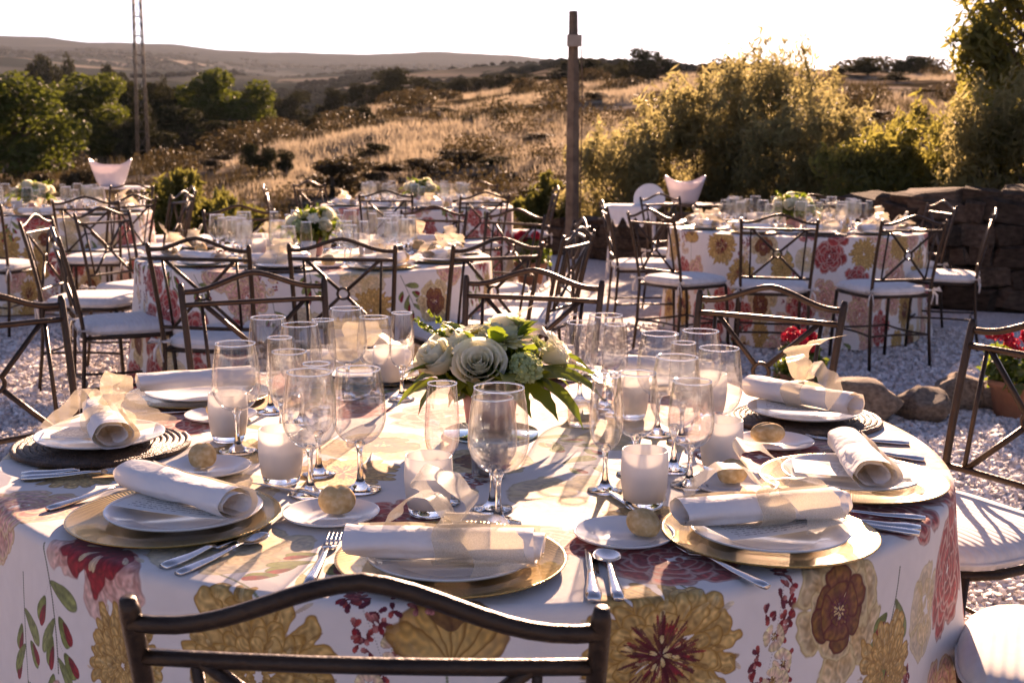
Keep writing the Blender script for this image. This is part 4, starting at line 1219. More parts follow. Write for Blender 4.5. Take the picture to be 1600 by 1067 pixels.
# where the middle of each chair's back top stands, the way it faces, and which one it is
CHAIRS = [
    (-.14, 1.115, 88, 'n', 'iron chair whose backrest crosses the foreground, closest to the camera'),
    (-1.424, 3.27, -40, 'n', 'iron chair cut by the left edge, beside the wicker placemat'),
    (-.81, 3.86, -66, 'n', 'iron chair behind the tall glasses to the left of the bouquet'),
    (.07, 3.97, -106, 'n', 'iron chair right behind the bouquet of the nearest table'),
    (.76, 3.55, -127, 'n', 'iron chair behind the napkin with the upright ribbon'),
    (1.287, 2.914, 210, 'n', 'iron chair at the right edge with a shadow-striped white cushion'),
    (1.30, 1.86, 157, 'n', 'iron chair in the bottom right corner, only its pale cushion showing'),
    (-1.33, 5.16, 80, 'm', 'iron chair at the middle table, near side, leftmost of three in a row'),
    (-2.14, 5.72, 25, 'm', 'iron chair with blue-shaded cushion seen side-on, left of the middle table'),
    (-.74, 5.26, 92, 'm', 'iron chair at the middle table, near side, centre of three in a row'),
    (-.07, 5.38, 122, 'm', 'iron chair at the middle table, near side, rightmost of three in a row'),
    (.33, 6.05, 158, 'm', 'iron chair right of the middle table, nearer of two with sunlit cushions'),
    (.38, 6.80, 187, 'm', 'iron chair right of the middle table, farther of two with sunlit cushions'),
    (.03, 7.65, 232, 'm', 'iron chair on the far side of the middle table, towards the wooden pole'),
    (-.50, 7.9, -110, 'm', 'iron chair on the far side of the middle table, behind its bouquet'),
    (-1.75, 7.85, -62, 'm', 'iron chair on the far side of the middle table, left of its bouquet'),
    (-2.62, 6.75, 0, 'm', 'iron chair left of the middle table, cushion half in sun'),
    (-2.50, 7.45, -25, 'm', 'iron chair left of the middle table with a sun-bright top rail'),
    (-3.05, 8.78, 97, 'l', 'iron chair at the left-edge table, back towards the camera'),
    (-3.66, 8.25, 82, 'l', 'iron chair at the left-edge table, cut by the photo edge'),
    (-2.86, 9.3, 150, 'l', 'iron chair right of the left-edge table, nearest of its group'),
    (-2.66, 9.95, 172, 'l', 'iron chair right of the left-edge table, middle of its group'),
    (-2.85, 10.95, 205, 'l', 'iron chair right of the left-edge table, farthest of its group'),
    (-3.62, 11.75, -104, 'l', 'iron chair on the far side of the left-edge table by the ice bucket stand'),
    (-1.08, 10.5, 88, 'b', 'iron chair at the farthest table, near side, in the middle'),
    (-.24, 10.4, 118, 'b', 'iron chair at the farthest table, near side, towards the pole'),
    (-.36, 13.3, -118, 'b', 'iron chair at the farthest table, far side, alone against the slope'),
    (.42, 12.0, 184, 'b', 'iron chair right of the farthest table, beside the red geraniums'),
    (-2.34, 11.6, 8, 'b', 'iron chair left of the farthest table, nearer of two'),
    (-2.12, 12.75, -35, 'b', 'iron chair left of the farthest table, farther of two'),
    (1.60, 7.42, 83, 'r', 'iron chair at the table by the wall, back squarely to the camera'),
    (.88, 7.85, 33, 'r', 'iron chair at the table by the wall, blue-shaded cushion towards the camera, left side'),
    (.66, 9.0, 2, 'r', 'iron chair at the table by the wall, leftmost, seen edge-on'),
    (1.22, 10.3, -52, 'r', 'iron chair at the table by the wall, far side, before the white side table'),
    (2.40, 7.36, 108, 'r', 'iron chair at the table by the wall, near side, right of the square-on chair'),
    (3.24, 8.28, 160, 'r', 'iron chair at the table by the wall, rightmost, back seen as a thin line'),
    (3.26, 9.35, 188, 'r', 'iron chair at the table by the wall, far right against the dark stones'),
    (2.55, 10.5, -102, 'r', 'iron chair at the table by the wall, far side behind the glasses')]
GRP = {'n': 'chairs around the nearest table', 'm': 'chairs around the middle table', 'l': 'chairs around the left-edge table', 'b': 'chairs around the farthest table', 'r': 'chairs around the table by the wall'}
proto = build_chair()
for i, (x, y, f, gk, lab) in enumerate(CHAIRS):
    o = proto if i == 0 else copy_tree(proto)
    a = R(f)
    o.location = (x + .30 * math.cos(a), y + .30 * math.sin(a), 0.004)
    o.rotation_euler = (0, 0, a - PI / 2)
    if i == 0: o.scale = (1.06, 1, 1)
    else: o.rotation_euler.x, o.rotation_euler.y = rnd.uniform(-.010, .010), rnd.uniform(-.010, .010)
    tag(o, lab, 'chair', GRP[gk])

# ------------------------------------------------------------------ side tables, ice buckets, flower pots
def ice_bucket(loc, rz, label, sc_=1.0):
    na = 40; V = []; F = []
    def rim(a): return .185 + .055 * abs(math.cos(a)) ** 5
    lv = 9
    for shell in (0, 1):
        for i in range(lv):
            t = i / (lv - 1)
            for k in range(na):
                a = 2 * PI * k / na
                h = rim(a) * t if not shell else .012 + (rim(a) - .012) * t
                r_ = .085 + .062 * (h / .2) ** .8 - (.006 if shell else 0)
                V.append((r_ * 1.18 * math.cos(a), r_ * .92 * math.sin(a), h))
    for shell in (0, 1):
        b = shell * lv * na
        for i in range(lv - 1):
            for k in range(na):
                k2 = (k + 1) % na
                f = (b + i * na + k, b + i * na + k2, b + (i + 1) * na + k2, b + (i + 1) * na + k)
                F.append(f if not shell else f[::-1])
        F.append(tuple(range(b, b + na))[::-1] if not shell else tuple(range(b, b + na)))
    for k in range(na):
        k2 = (k + 1) % na; t = (lv - 1) * na
        F.append((t + k, t + k2, lv * na + t + k2, lv * na + t + k))
    o = ob('ice_bucket', mk('ice_bucket', V, F, [ice_plastic]), None, loc, (0, 0, rz), sc_)
    tag(o, label, 'ice bucket', 'ice buckets')
def folding_table(loc, rz, wd, dp, h, label, mat):
    t = empty('folding_table', loc, rz, label, 'side table')
    mb = MB(); mb.box((0, 0, h - .012), (wd, dp, .024)); ob('tabletop', mb.mesh('tabletop', mat, False), t)
    for sx in (-1, 1):
        for s in (-1, 1):
            mb = MB(); mb.tube([(sx * (wd / 2 - .05), s * dp * .45, 0), (sx * (wd / 2 - .05), -s * dp * .38, h - .024)], .012, 6); ob('leg', mb.mesh('leg', mat), t)
white_paint = noisy('white_paint', (.66, .63, .62), (.76, .74, .72), 6, .5)
folding_table((at_px(196, 13.2), 13.2, 0), .1, .46, .42, .86, 'small folding stand under the ice bucket, left side', white_paint)
ice_bucket((at_px(176, 13.2), 13.2, .861), .1, 'white ice bucket with two pointed ears on the left stand', 1.22)
folding_table((at_px(985, 12.5), 12.5, 0), -.2, .55, .5, .74, 'white folding side table half covered by a white cloth', white_paint)
def drape():
    n = 25; V = []; F = []
    for j in range(9):
        for i in range(n):
            u = i / (n - 1) - .5
            t = j / 8
            if t < .5: V.append((u * .44, .25 - t, .744))
            else:
                q = (t - .5) * 2
                V.append((u * .44, -.258 - .012 * math.sin(u * 40) * q, .744 - q * (.16 + .05 * math.cos(u * 22))))
    for j in range(8):
        for i in range(n - 1): F.append((j * n + i, j * n + i + 1, (j + 1) * n + i + 1, (j + 1) * n + i))
    o = ob('white_cloth', mk('white_cloth', V, F, [napkin_m]), None, (at_px(985, 12.5), 12.5, 0), (0, 0, -.2))
    tag(o, 'white scalloped cloth hanging over the front of the white side table', 'cloth')
drape()
folding_table((at_px(1085, 13.0), 13.0, 0), -.1, .75, .5, .74, 'dark wooden side table carrying an ice bucket before the shrubs', wood_dark)
ice_bucket((at_px(1066, 12.95), 12.95, .742), .25, 'white ice bucket with two pointed ears before the sunlit shrubs', 1.22)
def tray():
    mb = MB(); pts = [(.16 * math.cos(a), .16 * math.sin(a)) for a in np.linspace(-.35, PI + .35, 22)]
    V = [(x, -.008, y) for x, y in pts] + [(x, .008, y) for x, y in pts]; n = len(pts)
    F = [tuple(range(n)), tuple(reversed(range(n, 2 * n)))] + [(i, (i + 1) % n, (i + 1) % n + n, i + n)[::-1] for i in range(n)]
    mb.add(V, F)
    o = ob('serving_tray', mb.mesh('serving_tray', white_paint, False), None, (at_px(1013, 12.5), 12.6, .742 + .055), (-.12, 0, -.15))
    tag(o, 'round-topped white tray leaning upright on the white side table', 'tray')
tray()
def geranium_meshes():
    mb = MB(); mb.lathe([(0, 0), (.085, 0), (.115, .15), (.125, .15), (.128, .185), (.115, .185), (.11, .16), (0, .16)], 28)
    pot = mb.mesh('pot', terracotta)
    g = np.random.default_rng(3)
    c, r_ = lobes(12, .17, .10, 4, .5); c[:, 2] += .24
    V, F = leaf_cloud(c, r_, 900, .035, 1.1, .6, 4, .8)
    fol = mk('foliage', V, F, [leaf_b], False)
    blooms = []
    for i in range(9):
        a = g.uniform(0, 6.28); q = math.sqrt(g.random()) * .15
        p = np.array([math.cos(a) * q, math.sin(a) * q, .36 + g.uniform(-.03, .06)])
        V, F = leaf_cloud([(0, 0, 0)], [(.034, .034, .026)], 150, .017, 1.1, .5, i, .3)
        blooms.append((p, mk('bloom', V, F, [petal_red], False)))
    return pot, fol, blooms
GER = geranium_meshes()
def geranium(x, y, s, rz, label):
    root = empty('potted_geranium', (x, y, .003), rz, label, 'potted plant', 'red geraniums in pots', scale=s)
    ob('pot', GER[0], root); ob('foliage', GER[1], root)
    for p, m in GER[2]:
        b = ob('bloom', m, root, tuple(p)); mb = MB(); mb.tube([(0, 0, 0), (-p[0] * .3, -p[1] * .3, -.16)], .003, 4); ob('stem', mb.mesh('stem', stem_m), b)
geranium(2.55, 6.10, 1.05, 0, 'red geranium in a terracotta pot at the right edge by the rocks')
geranium(1.50, 6.35, .95, 1.3, 'red geranium behind the chair with the upright napkin ribbon')
geranium(.17, 11.7, 1.25, 2.3, 'red geranium far off between the farthest table and the pole')

# ------------------------------------------------------------------ tableware meshes
def plate_prof(r, well, h, th=.004):
    return [(0, .003), (well * .95, .003), (well * 1.02, .006), (r * .97, h), (r * .995, h + .0012), (r, h + .0002), (r * .985, h - .0026), (well * 1.0, .0014), (well * .82, .0), (well * .7, .0), (well * .68, .0012), (0, .0012)]
def lm(name, prof, mat, n=56):
    mb = MB(); mb.lathe(prof[::-1], n); return mb.mesh(name, mat)
M_charger = lm('charger', plate_prof(.167, .115, .013), gold, 72)
M_plate = lm('dinner_plate', plate_prof(.124, .078, .0165), porcelain)
M_bplate = lm('bread_plate', plate_prof(.078, .050, .0125), porcelain)
def mat_mesh():
    P = []
    turns = 13
    for i in range(turns * 44 + 1):
        a = 2 * PI * i / 44; r_ = .010 + .158 * i / (turns * 44)
        P.append((r_ * math.cos(a), r_ * math.sin(a), .0062 + .0007 * math.sin(a * 15)))
    mb = MB(); mb.tube(P, .0066, 6)
    return mb.mesh('wicker_placemat', wicker)
M_wicker = mat_mesh()
def glass_mesh(name, h, rim, belly, zb, zbelly, foot, stem_r=.0042, n=40):
    """foot, stem and the knob under the bowl are solid glass; the bowl is blown thin"""
    solid = [(0, 0), (foot * .96, 0), (foot, .0012), (foot * .97, .0024), (foot * .55, .0048), (.0105, .0105), (.0062, .020), (stem_r, .038), (stem_r * .95, zb - .022), (stem_r * 1.35, zb - .010), (.0105, zb), (.0060, zb + .0045), (0, zb + .005)]
    bowl = [(.0105, zb)]
    for i in range(1, 9):
        t = i / 8; bowl.append((.0105 + (belly - .0105) * math.sin(t * PI / 2) ** .92, zb + (zbelly - zb) * (1 - math.cos(t * PI / 2)) ** .86))
    for i in range(1, 8):
        t = i / 7; bowl.append((belly + (rim - belly) * t ** 1.7, zbelly + (h - zbelly) * t))
    lip = [(rim + .0014 * math.cos(a), h + .0014 * math.sin(a)) for a in np.linspace(-PI / 2, 1.5 * PI, 7)]
    mb = MB(); mb.lathe(solid, n, 1); mb.lathe(bowl, n, 0); mb.lathe(lip, n, 1)
    return mb.mesh(name, [glass_thin, glass_solid])
M_wine = glass_mesh('wine_glass', .214, .0375, .0468, .083, .132, .0370)
M_water = glass_mesh('water_goblet', .190, .0335, .0410, .072, .114, .034)
M_flute = glass_mesh('champagne_flute', .206, .0240, .0295, .078, .120, .031)
def tumbler_parts():
    o = MB(); h = .098
    o.lathe([(0, .014), (.030, .013), (.0345, .016), (.0385, .04), (.040, .065), (.0385, h), (.0372, h + .0012), (.036, h), (.0375, .065), (.036, .04), (.032, .019), (0, .017)][::-1], 40)
    b = MB(); b.lathe([(0, 0), (.029, 0), (.0315, .003), (.0335, .0125), (0, .0125)], 40)
    c = MB(); c.lathe([(0, .019), (.0305, .020), (.034, .04), (.0352, .060), (.034, .0605), (.006, .058), (.0012, .058), (.0010, .068), (0, .068)], 28)
    return o.mesh('frosted_cup', frosted), b.mesh('clear_base', glass_solid), c.mesh('candle', wax)
TUMB = tumbler_parts()
def votive_parts():
    o = MB(); o.lathe([(0, 0), (.030, 0), (.0315, .003), (.035, .062), (.0345, .063), (.0335, .062), (.0302, .010), (0, .009)], 36)
    c = MB(); c.lathe([(0, .0095), (.019, .0095), (.019, .024), (.0015, .024), (.001, .032), (0, .032)], 24)
    return o.mesh('clear_cup', glass_thin), c.mesh('tealight', wax)
VOT = votive_parts()
def strip(mb, P, W, mi=0):
    """ribbon through points P with half-width vectors W"""
    V = []; F = []
    for q_, (p, w_) in enumerate(zip(P, W)):
        p = Vector(p); w_ = Vector(w_)
        if mi == 0 and mb.soft:
            k_ = min(1, q_ / 6, (24 - q_) / 5 + .4)
            p = p + Vector((noise.noise(p * 40), noise.noise(p * 40 + Vector((9, 0, 0))), noise.noise(p * 40 + Vector((0, 7, 0))))) * .008 * k_
            w_ = w_ * (1 + .3 * noise.noise(p * 55)) + Vector((0, 0, noise.noise(p * 33 + Vector((3, 3, 3))) * .010 * k_))
        V += [p - w_, p - w_ * .33, p + w_ * .33, p + w_]
    for i in range(len(P) - 1):
        for k in range(3): F.append((i * 4 + k, i * 4 + k + 1, (i + 1) * 4 + k + 1, (i + 1) * 4 + k))
    mb.add(V, F, mi)
def smooth_path(P, n):
    P = [Vector(p) for p in P]; out = []
    m = len(P) - 1
    for i in range(n + 1):
        t = i / n * m; k = min(int(t), m - 1); f = t - k
        p0, p1, p2, p3 = P[max(k - 1, 0)], P[k], P[k + 1], P[min(k + 2, m)]
        out.append(.5 * ((2 * p1) + (p2 - p0) * f + (2 * p0 - 5 * p1 + 4 * p2 - p3) * f * f + (3 * p1 - p0 - 3 * p2 + p3) * f ** 3))
    return out
def napkin_mesh(seed, L_=.27, r0=.0375, turns=2.35):
    g = random.Random(seed)
    n, m = 84, 15
    V = []
    for j in range(m):
        x = (j / (m - 1) - .5) * L_
        for i in range(n):
            t = i / (n - 1)
            a = -PI * .5 + t * 2 * PI * turns
            r_ = r0 * (.44 + .56 * t ** .8) * (1 + .17 * noise.noise(Vector((x * 11, math.cos(a) * 1.3, math.sin(a) * 1.3 + seed * 5)))) + .0016 * noise.noise(Vector((x * 30, a * 1.1, seed)))
            rr = r_ * (1 + .08 * math.cos(2 * a + seed)) * (1 + .14 * (x / L_) * (1 if seed % 2 else -1)) * (1 - .10 * math.exp(-(x / .03) ** 2))
            sx = x + (.006 * math.sin(a * .5 + seed) * (abs(x) / L_ * 2) ** 3) - .010 * t * (1 if x > 0 else 0)
            V.append((sx, rr * 1.20 * math.cos(a), max(rr * .72 * math.sin(a) + r0 * .70, .0) + .0006 * t))
    F = []
    for j in range(m - 1):
        for i in range(n - 1): F.append((j * n + i, (j + 1) * n + i, (j + 1) * n + i + 1, j * n + i + 1))
    return mk('napkin', V, np.array(F), [napkin_m])
def ribbon_mesh(seed, style):
    g = random.Random(seed); mb = MB()
    rr = .0365; w_ = .026
    P = []; W = []
    for i in range(25):
        a = 2 * PI * i / 24
        P.append((.006 * math.sin(a * 2 + seed), rr * 1.26 * math.cos(a), rr * .74 + rr * .80 * math.sin(a))); W.append((w_ * (1 - .45 * max(0, math.sin(a)) ** 4), .002 * math.cos(3 * a), .001 * math.sin(5 * a)))
    strip(mb, P, W)
    top = (0, 0, rr * 1.54); mb.soft = True
    def tail(pts, w0, w1, tw=(1, .3, 0)):
        Q = smooth_path(pts, 24); t = Vector(tw).normalized()
        strip(mb, Q, [t * (w0 + (w1 * 1.25 - w0) * (i / 24) ** .6) for i in range(25)])
    if style == 0:    # one tail stands up, the other falls forward
        tail([top, (-.02, .01, .095), (-.03, .03, .125), (.03, .05, .150)], .010, .030, (.8, .5, .25))
        tail([top, (.03, -.01, .09), (.08, -.03, .075), (.115, -.05, .035)], .010, .034, (-.2, .9, .3))
        tail([top, (-.025, -.01, .10), (.005, -.02, .112), (.02, -.01, .09), top], .012, .026, (.2, 1, .1))
    elif style == 1:  # big loop and a broad tail over the front
        tail([top, (-.04, .0, .10), (-.05, -.005, .125), (-.005, -.005, .118), (.03, -.012, .085), top], .012, .030, (.2, 1, .0))
        tail([top, (.02, -.03, .078), (.055, -.055, .055), (.075, -.075, .012)], .010, .034, (1, .2, .15))
        tail([top, (-.03, .03, .085), (-.07, .05, .07), (-.10, .07, .03)], .010, .030, (.3, 1, 0))
    else:             # flat drape
        tail([top, (.05, .0, .085), (.09, .01, .06), (.13, .03, .03)], .012, .034, (.1, 1, .1))
        tail([top, (-.03, -.02, .085), (-.05, -.05, .05), (-.07, -.085, .012)], .012, .034, (1, .1, .1))
        tail([top, (-.02, .02, .10), (.02, .025, .11), (.03, .01, .085), top], .012, .028, (1, .2, 0))
    me = mb.mesh('ribbon', organza)
    return me
NAPK = [napkin_mesh(s) for s in (1, 2, 3)]
RIBB = [ribbon_mesh(s, s % 3) for s in range(3)]
def bread_mesh(seed, L_=1.0):
    me = rock_mesh('bread_roll', seed, bread, 4, .035, 0)
    for v in me.vertices:
        x, y, z = v.co
        z = max(z, -.72)
        k = math.exp(-((y - .12 * math.sin(3 * x)) / .16) ** 2) * max(0, z) * (1 - x * x * .8)
        z -= .17 * k
        w_ = 1 - .22 * x * x
        v.co = (x * 1.04, y * w_, z)
    return me
M_bread = [bread_mesh(s) for s in (61, 62, 63)]
def card_mesh():
    m, n, p, out = new_mat('printed_menu')
    tc = N(n, 'ShaderNodeTexCoord'); L = n.links.new
    br = N(n, 'ShaderNodeTexBrick'); br.inputs['Scale'].default_value = 1
    sx = N(n, 'ShaderNodeSeparateXYZ'); L(tc.outputs['Object'], sx.inputs[0])
    wv = N(n, 'ShaderNodeMath', operation='SINE'); ml = N(n, 'ShaderNodeMath', operation='MULTIPLY'); ml.inputs[1].default_value = 700; L(sx.outputs[1], ml.inputs[0]); L(ml.outputs[0], wv.inputs[0])
    nz = N(n, 'ShaderNodeTexNoise'); nz.inputs['Scale'].default_value = 220; L(tc.outputs['Object'], nz.inputs['Vector'])
    a1 = N(n, 'ShaderNodeMath', operation='GREATER_THAN'); a1.inputs[1].default_value = .25; L(wv.outputs[0], a1.inputs[0])
    a2 = N(n, 'ShaderNodeMath', operation='GREATER_THAN'); a2.inputs[1].default_value = .47; L(nz.outputs['Fac'], a2.inputs[0])
    ax = N(n, 'ShaderNodeMath', operation='ABSOLUTE'); L(sx.outputs[0], ax.inputs[0])
    a3 = N(n, 'ShaderNodeMath', operation='LESS_THAN'); a3.inputs[1].default_value = .082; L(ax.outputs[0], a3.inputs[0])
    ay = N(n, 'ShaderNodeMath', operation='ABSOLUTE'); L(sx.outputs[1], ay.inputs[0])
    a4 = N(n, 'ShaderNodeMath', operation='LESS_THAN'); a4.inputs[1].default_value = .036; L(ay.outputs[0], a4.inputs[0])
    q = a1.outputs[0]
    for a in (a2, a3, a4):
        k = N(n, 'ShaderNodeMath', operation='MULTIPLY'); L(q, k.inputs[0]); L(a.outputs[0], k.inputs[1]); q = k.outputs[0]
    rp = ramp(n, [(0, (.82, .81, .78)), (1, (.40, .38, .37))]); L(q, rp.inputs['Fac']); L(rp.outputs[0], p.inputs['Base Color']); p.inputs['Roughness'].default_value = .8
    mb = MB(); n_ = 8
    V = []; F = []
    for i in range(n_ + 1):
        x = (i / n_ - .5) * .205; z = .0008 + .0025 * (2 * i / n_ - 1) ** 2
        V += [(x, -.048, z), (x, .048, z), (x, .048, z + .0006), (x, -.048, z + .0006)]
    for i in range(n_):
        for k in range(4): F.append((i * 4 + k, i * 4 + (k + 1) % 4, (i + 1) * 4 + (k + 1) % 4, (i + 1) * 4 + k)[::-1])
    F += [(0, 1, 2, 3), tuple(n_ * 4 + k for k in (3, 2, 1, 0))]
    mb.add(V, F)
    return mb.mesh('menu_card', m, False)
M_card = card_mesh()
# cutlery lies along +y, handle end at y = 0
def handle_pts(L_): return [(0, 0, .004), (0, .02, .0042), (0, L_ * .5, .005), (0, L_ * .85, .0085), (0, L_, .008)]
def cutlery():
    def handle(L_, r0):
        mb = MB(); mb.tube(handle_pts(L_), [r0 * .75, r0, r0 * .75, r0 * .5, r0 * .45], 10, flat=1.7); return mb.mesh('handle', steel)
    sp = MB(); V = []; F = []
    nu, nv = 13, 18
    for sgn in (0, 1):
        for i in range(nu):
            f = i / (nu - 1)
            for k in range(nv):
                a = 2 * PI * k / nv
                y = .030 * math.cos(a) * f; x = .0205 * math.sin(a) * f * (1 - .13 * math.cos(a))
                V.append((x, y + .030, .0035 + .0075 * f * f - (.0011 if sgn == 0 else 0)))
    for sgn in (0, 1):
        b = sgn * nu * nv
        for i in range(nu - 1):
            for k in range(nv):
                f = (b + i * nv + k, b + i * nv + (k + 1) % nv, b + (i + 1) * nv + (k + 1) % nv, b + (i + 1) * nv + k)
                F.append(f if sgn == 0 else f[::-1])
    for k in range(nv):
        t = (nu - 1) * nv; F.append((t + k, t + (k + 1) % nv, nu * nv + t + (k + 1) % nv, nu * nv + t + k))
    sp.add(V, F)
    bowl = sp.mesh('bowl', steel)
    fk = MB()
    fk.add([(x, y, z + dz) for dz in (0, .0016) for (x, y, z) in ((-.004, 0, .0075), (.004, 0, .0075), (.0115, .022, .0035), (-.0115, .022, .0035), (.0118, .032, .0035), (-.0118, .032, .0035))],
           [(0, 3, 2, 1), (3, 5, 4, 2), (6, 7, 8, 9), (9, 8, 10, 11), (0, 1, 7, 6), (1, 2, 8, 7), (2, 4, 10, 8), (4, 5, 11, 10), (5, 3, 9, 11), (3, 0, 6, 9)])
    for k in range(4):
        x = -.0098 + .00653 * k
        fk.tube([(x, .031, .0043), (x, .052, .0055), (x * .95, .072, .010)], [.0016, .0014, .0008], 5, flat=1.1)
    tines = fk.mesh('tines', steel)
    kn = MB()
    V = []; m_ = 9
    for i in range(m_):
        t = i / (m_ - 1); y = t * .105; wd = .0105 * (1 - max(0, (t - .6) / .4) ** 2 * .85)
        V += [(-.0045, y, .0048), (-.0045, y, .0064), (-.0045 + wd * 1.6, y, .0052)]
    F = []
    for i in range(m_ - 1):
        for k in range(3): F.append((i * 3 + k, i * 3 + (k + 1) % 3, (i + 1) * 3 + (k + 1) % 3, (i + 1) * 3 + k)[::-1])
    F += [(0, 1, 2), tuple((m_ - 1) * 3 + k for k in (2, 1, 0))]
    kn.add(V, F)
    return handle(.135, .0055), bowl, tines, kn.mesh('blade', steel), handle(.100, .0070)
M_handle, M_bowl, M_tines, M_blade, M_khandle = cutlery()
def lay(kind, a, b, label, group='cutlery on the nearest table'):
    """cutlery from handle end a towards tip b"""
    ang = math.atan2(b[1] - a[1], b[0] - a[0]) - PI / 2
    o = empty(kind, (a[0], a[1], TZ + .001), ang, label, kind, group)
    if kind == 'knife':
        ob('handle', M_khandle, o); ob('blade', M_blade, o, (0, .098, 0))
    else:
        ob('handle', M_handle, o)
        if kind == 'spoon': ob('bowl', M_bowl, o, (0, .132, -.001))
        else: ob('tines', M_tines, o, (0, .134, 0))
    return o
# ------------------------------------------------------------------ bouquet
def rose_mesh(name, r, mat, openness=1.0, seed=0):
    g = random.Random(seed); mb = MB()
    rings = [(.14, 3, .96), (.25, 3, 1.0), (.37, 4, 1.02), (.52, 4, 1.02), (.70, 5, .98), (.88, 5, .92)]
    for q, (f, n, hh) in enumerate(rings):
        for j in range(n):
            a0 = 2 * PI * j / n + q * .6 + g.uniform(-.15, .15)
            V = []; F = []; nu, nv = 7, 7
            half = PI / n * 1.75; hj = g.uniform(.86, 1.05); rj = g.uniform(.88, 1.12); tw = g.uniform(-.25, .25)
            for i in range(nv):
                t = i / (nv - 1)
                for k in range(nu):
                    s = -1 + 2 * k / (nu - 1)
                    w_ = (math.sin(min(1, t * 1.25 + .12) * PI / 2)) * (1 - .12 * t)
                    rad = rj * r * f * (.35 + .65 * math.sin(t * PI / 2) ** .8) * (1 + .04 * s * s)
                    curl = max(0, t - .72) / .28
                    rad += r * .20 * curl ** 1.6 * f * openness
                    z = r * (1.45 * hh * hj * t + tw * .3 * s * t - .28 * curl ** 2 * f * openness - .16 * s * s * t * t) - r * .25 * f
                    rad *= 1 + .03 * noise.noise(Vector((s * 2, t * 3, q * 7 + j)))
                    a = a0 + s * half * w_
                    V.append((rad * math.cos(a), rad * math.sin(a), z))
            for i in range(nv - 1):
                for k in range(nu - 1): F.append((i * nu + k, i * nu + k + 1, (i + 1) * nu + k + 1, (i + 1) * nu + k))
            mb.add(V, F)
    return mb.mesh(name, mat)
def ray_flower(name, r, mat, rings=4, n=16, seed=0, cup=.35):
    g = random.Random(seed); mb = MB()
    for q in range(rings):
        f = 1 - q / (rings + 1.0)
        for j in range(n):
            a = 2 * PI * (j + .5 * (q % 2)) / n + g.uniform(-.1, .1)
            L_ = r * f * g.uniform(.88, 1.1); wd = 2 * PI * r * f / n * .5
            e = cup + q * .28 + g.uniform(-.1, .1)
            V = []; F = []
            for i in range(4):
                t = i / 3
                d = L_ * (t * math.cos(e) ) ; z = L_ * t * math.sin(e) * (1 - .25 * t)
                w_ = wd * (.3 + .9 * math.sin(t * 2.4)) * .6
                for s in (-1, 0, 1):
                    V.append((d * math.cos(a) - s * w_ * math.sin(a), d * math.sin(a) + s * w_ * math.cos(a), z + abs(s) * wd * .18))
            for i in range(3):
                for k in range(2): F.append((i * 3 + k, i * 3 + k + 1, (i + 1) * 3 + k + 1, (i + 1) * 3 + k))
            mb.add(V, F)
    return mb.mesh(name, mat)
def carnation_mesh(r):
    V, F = leaf_cloud([(0, 0, r * .7)], [(r, r, r * .8)], 520, r * .34, 1.3, .45, 5, .5)
    return mk('carnation', V, F, [petal_green], False)
def leaf_mesh(name, L_, wd, seed, wavy=0.0):
    V = []; F = []; n = 9
    for i in range(n):
        t = i / (n - 1); w_ = wd * math.sin(min(1, t * 1.08) * PI) ** .75 * (1 - .25 * t) + .0008
        if i == n - 1: w_ = .0006
        w_ *= 1 + wavy * math.sin(i * 2.9 + seed)
        z = L_ * (.22 * math.sin(t * 2.2) - .16 * t * t)
        V += [(t * L_, -w_, z + w_ * .35), (t * L_, 0, z), (t * L_, w_, z + w_ * .35)]
    for i in range(n - 1):
        for k in range(2): F.append((i * 3 + k, i * 3 + k + 1, (i + 1) * 3 + k + 1, (i + 1) * 3 + k))
    return mk(name, V, F, [leaf_b])
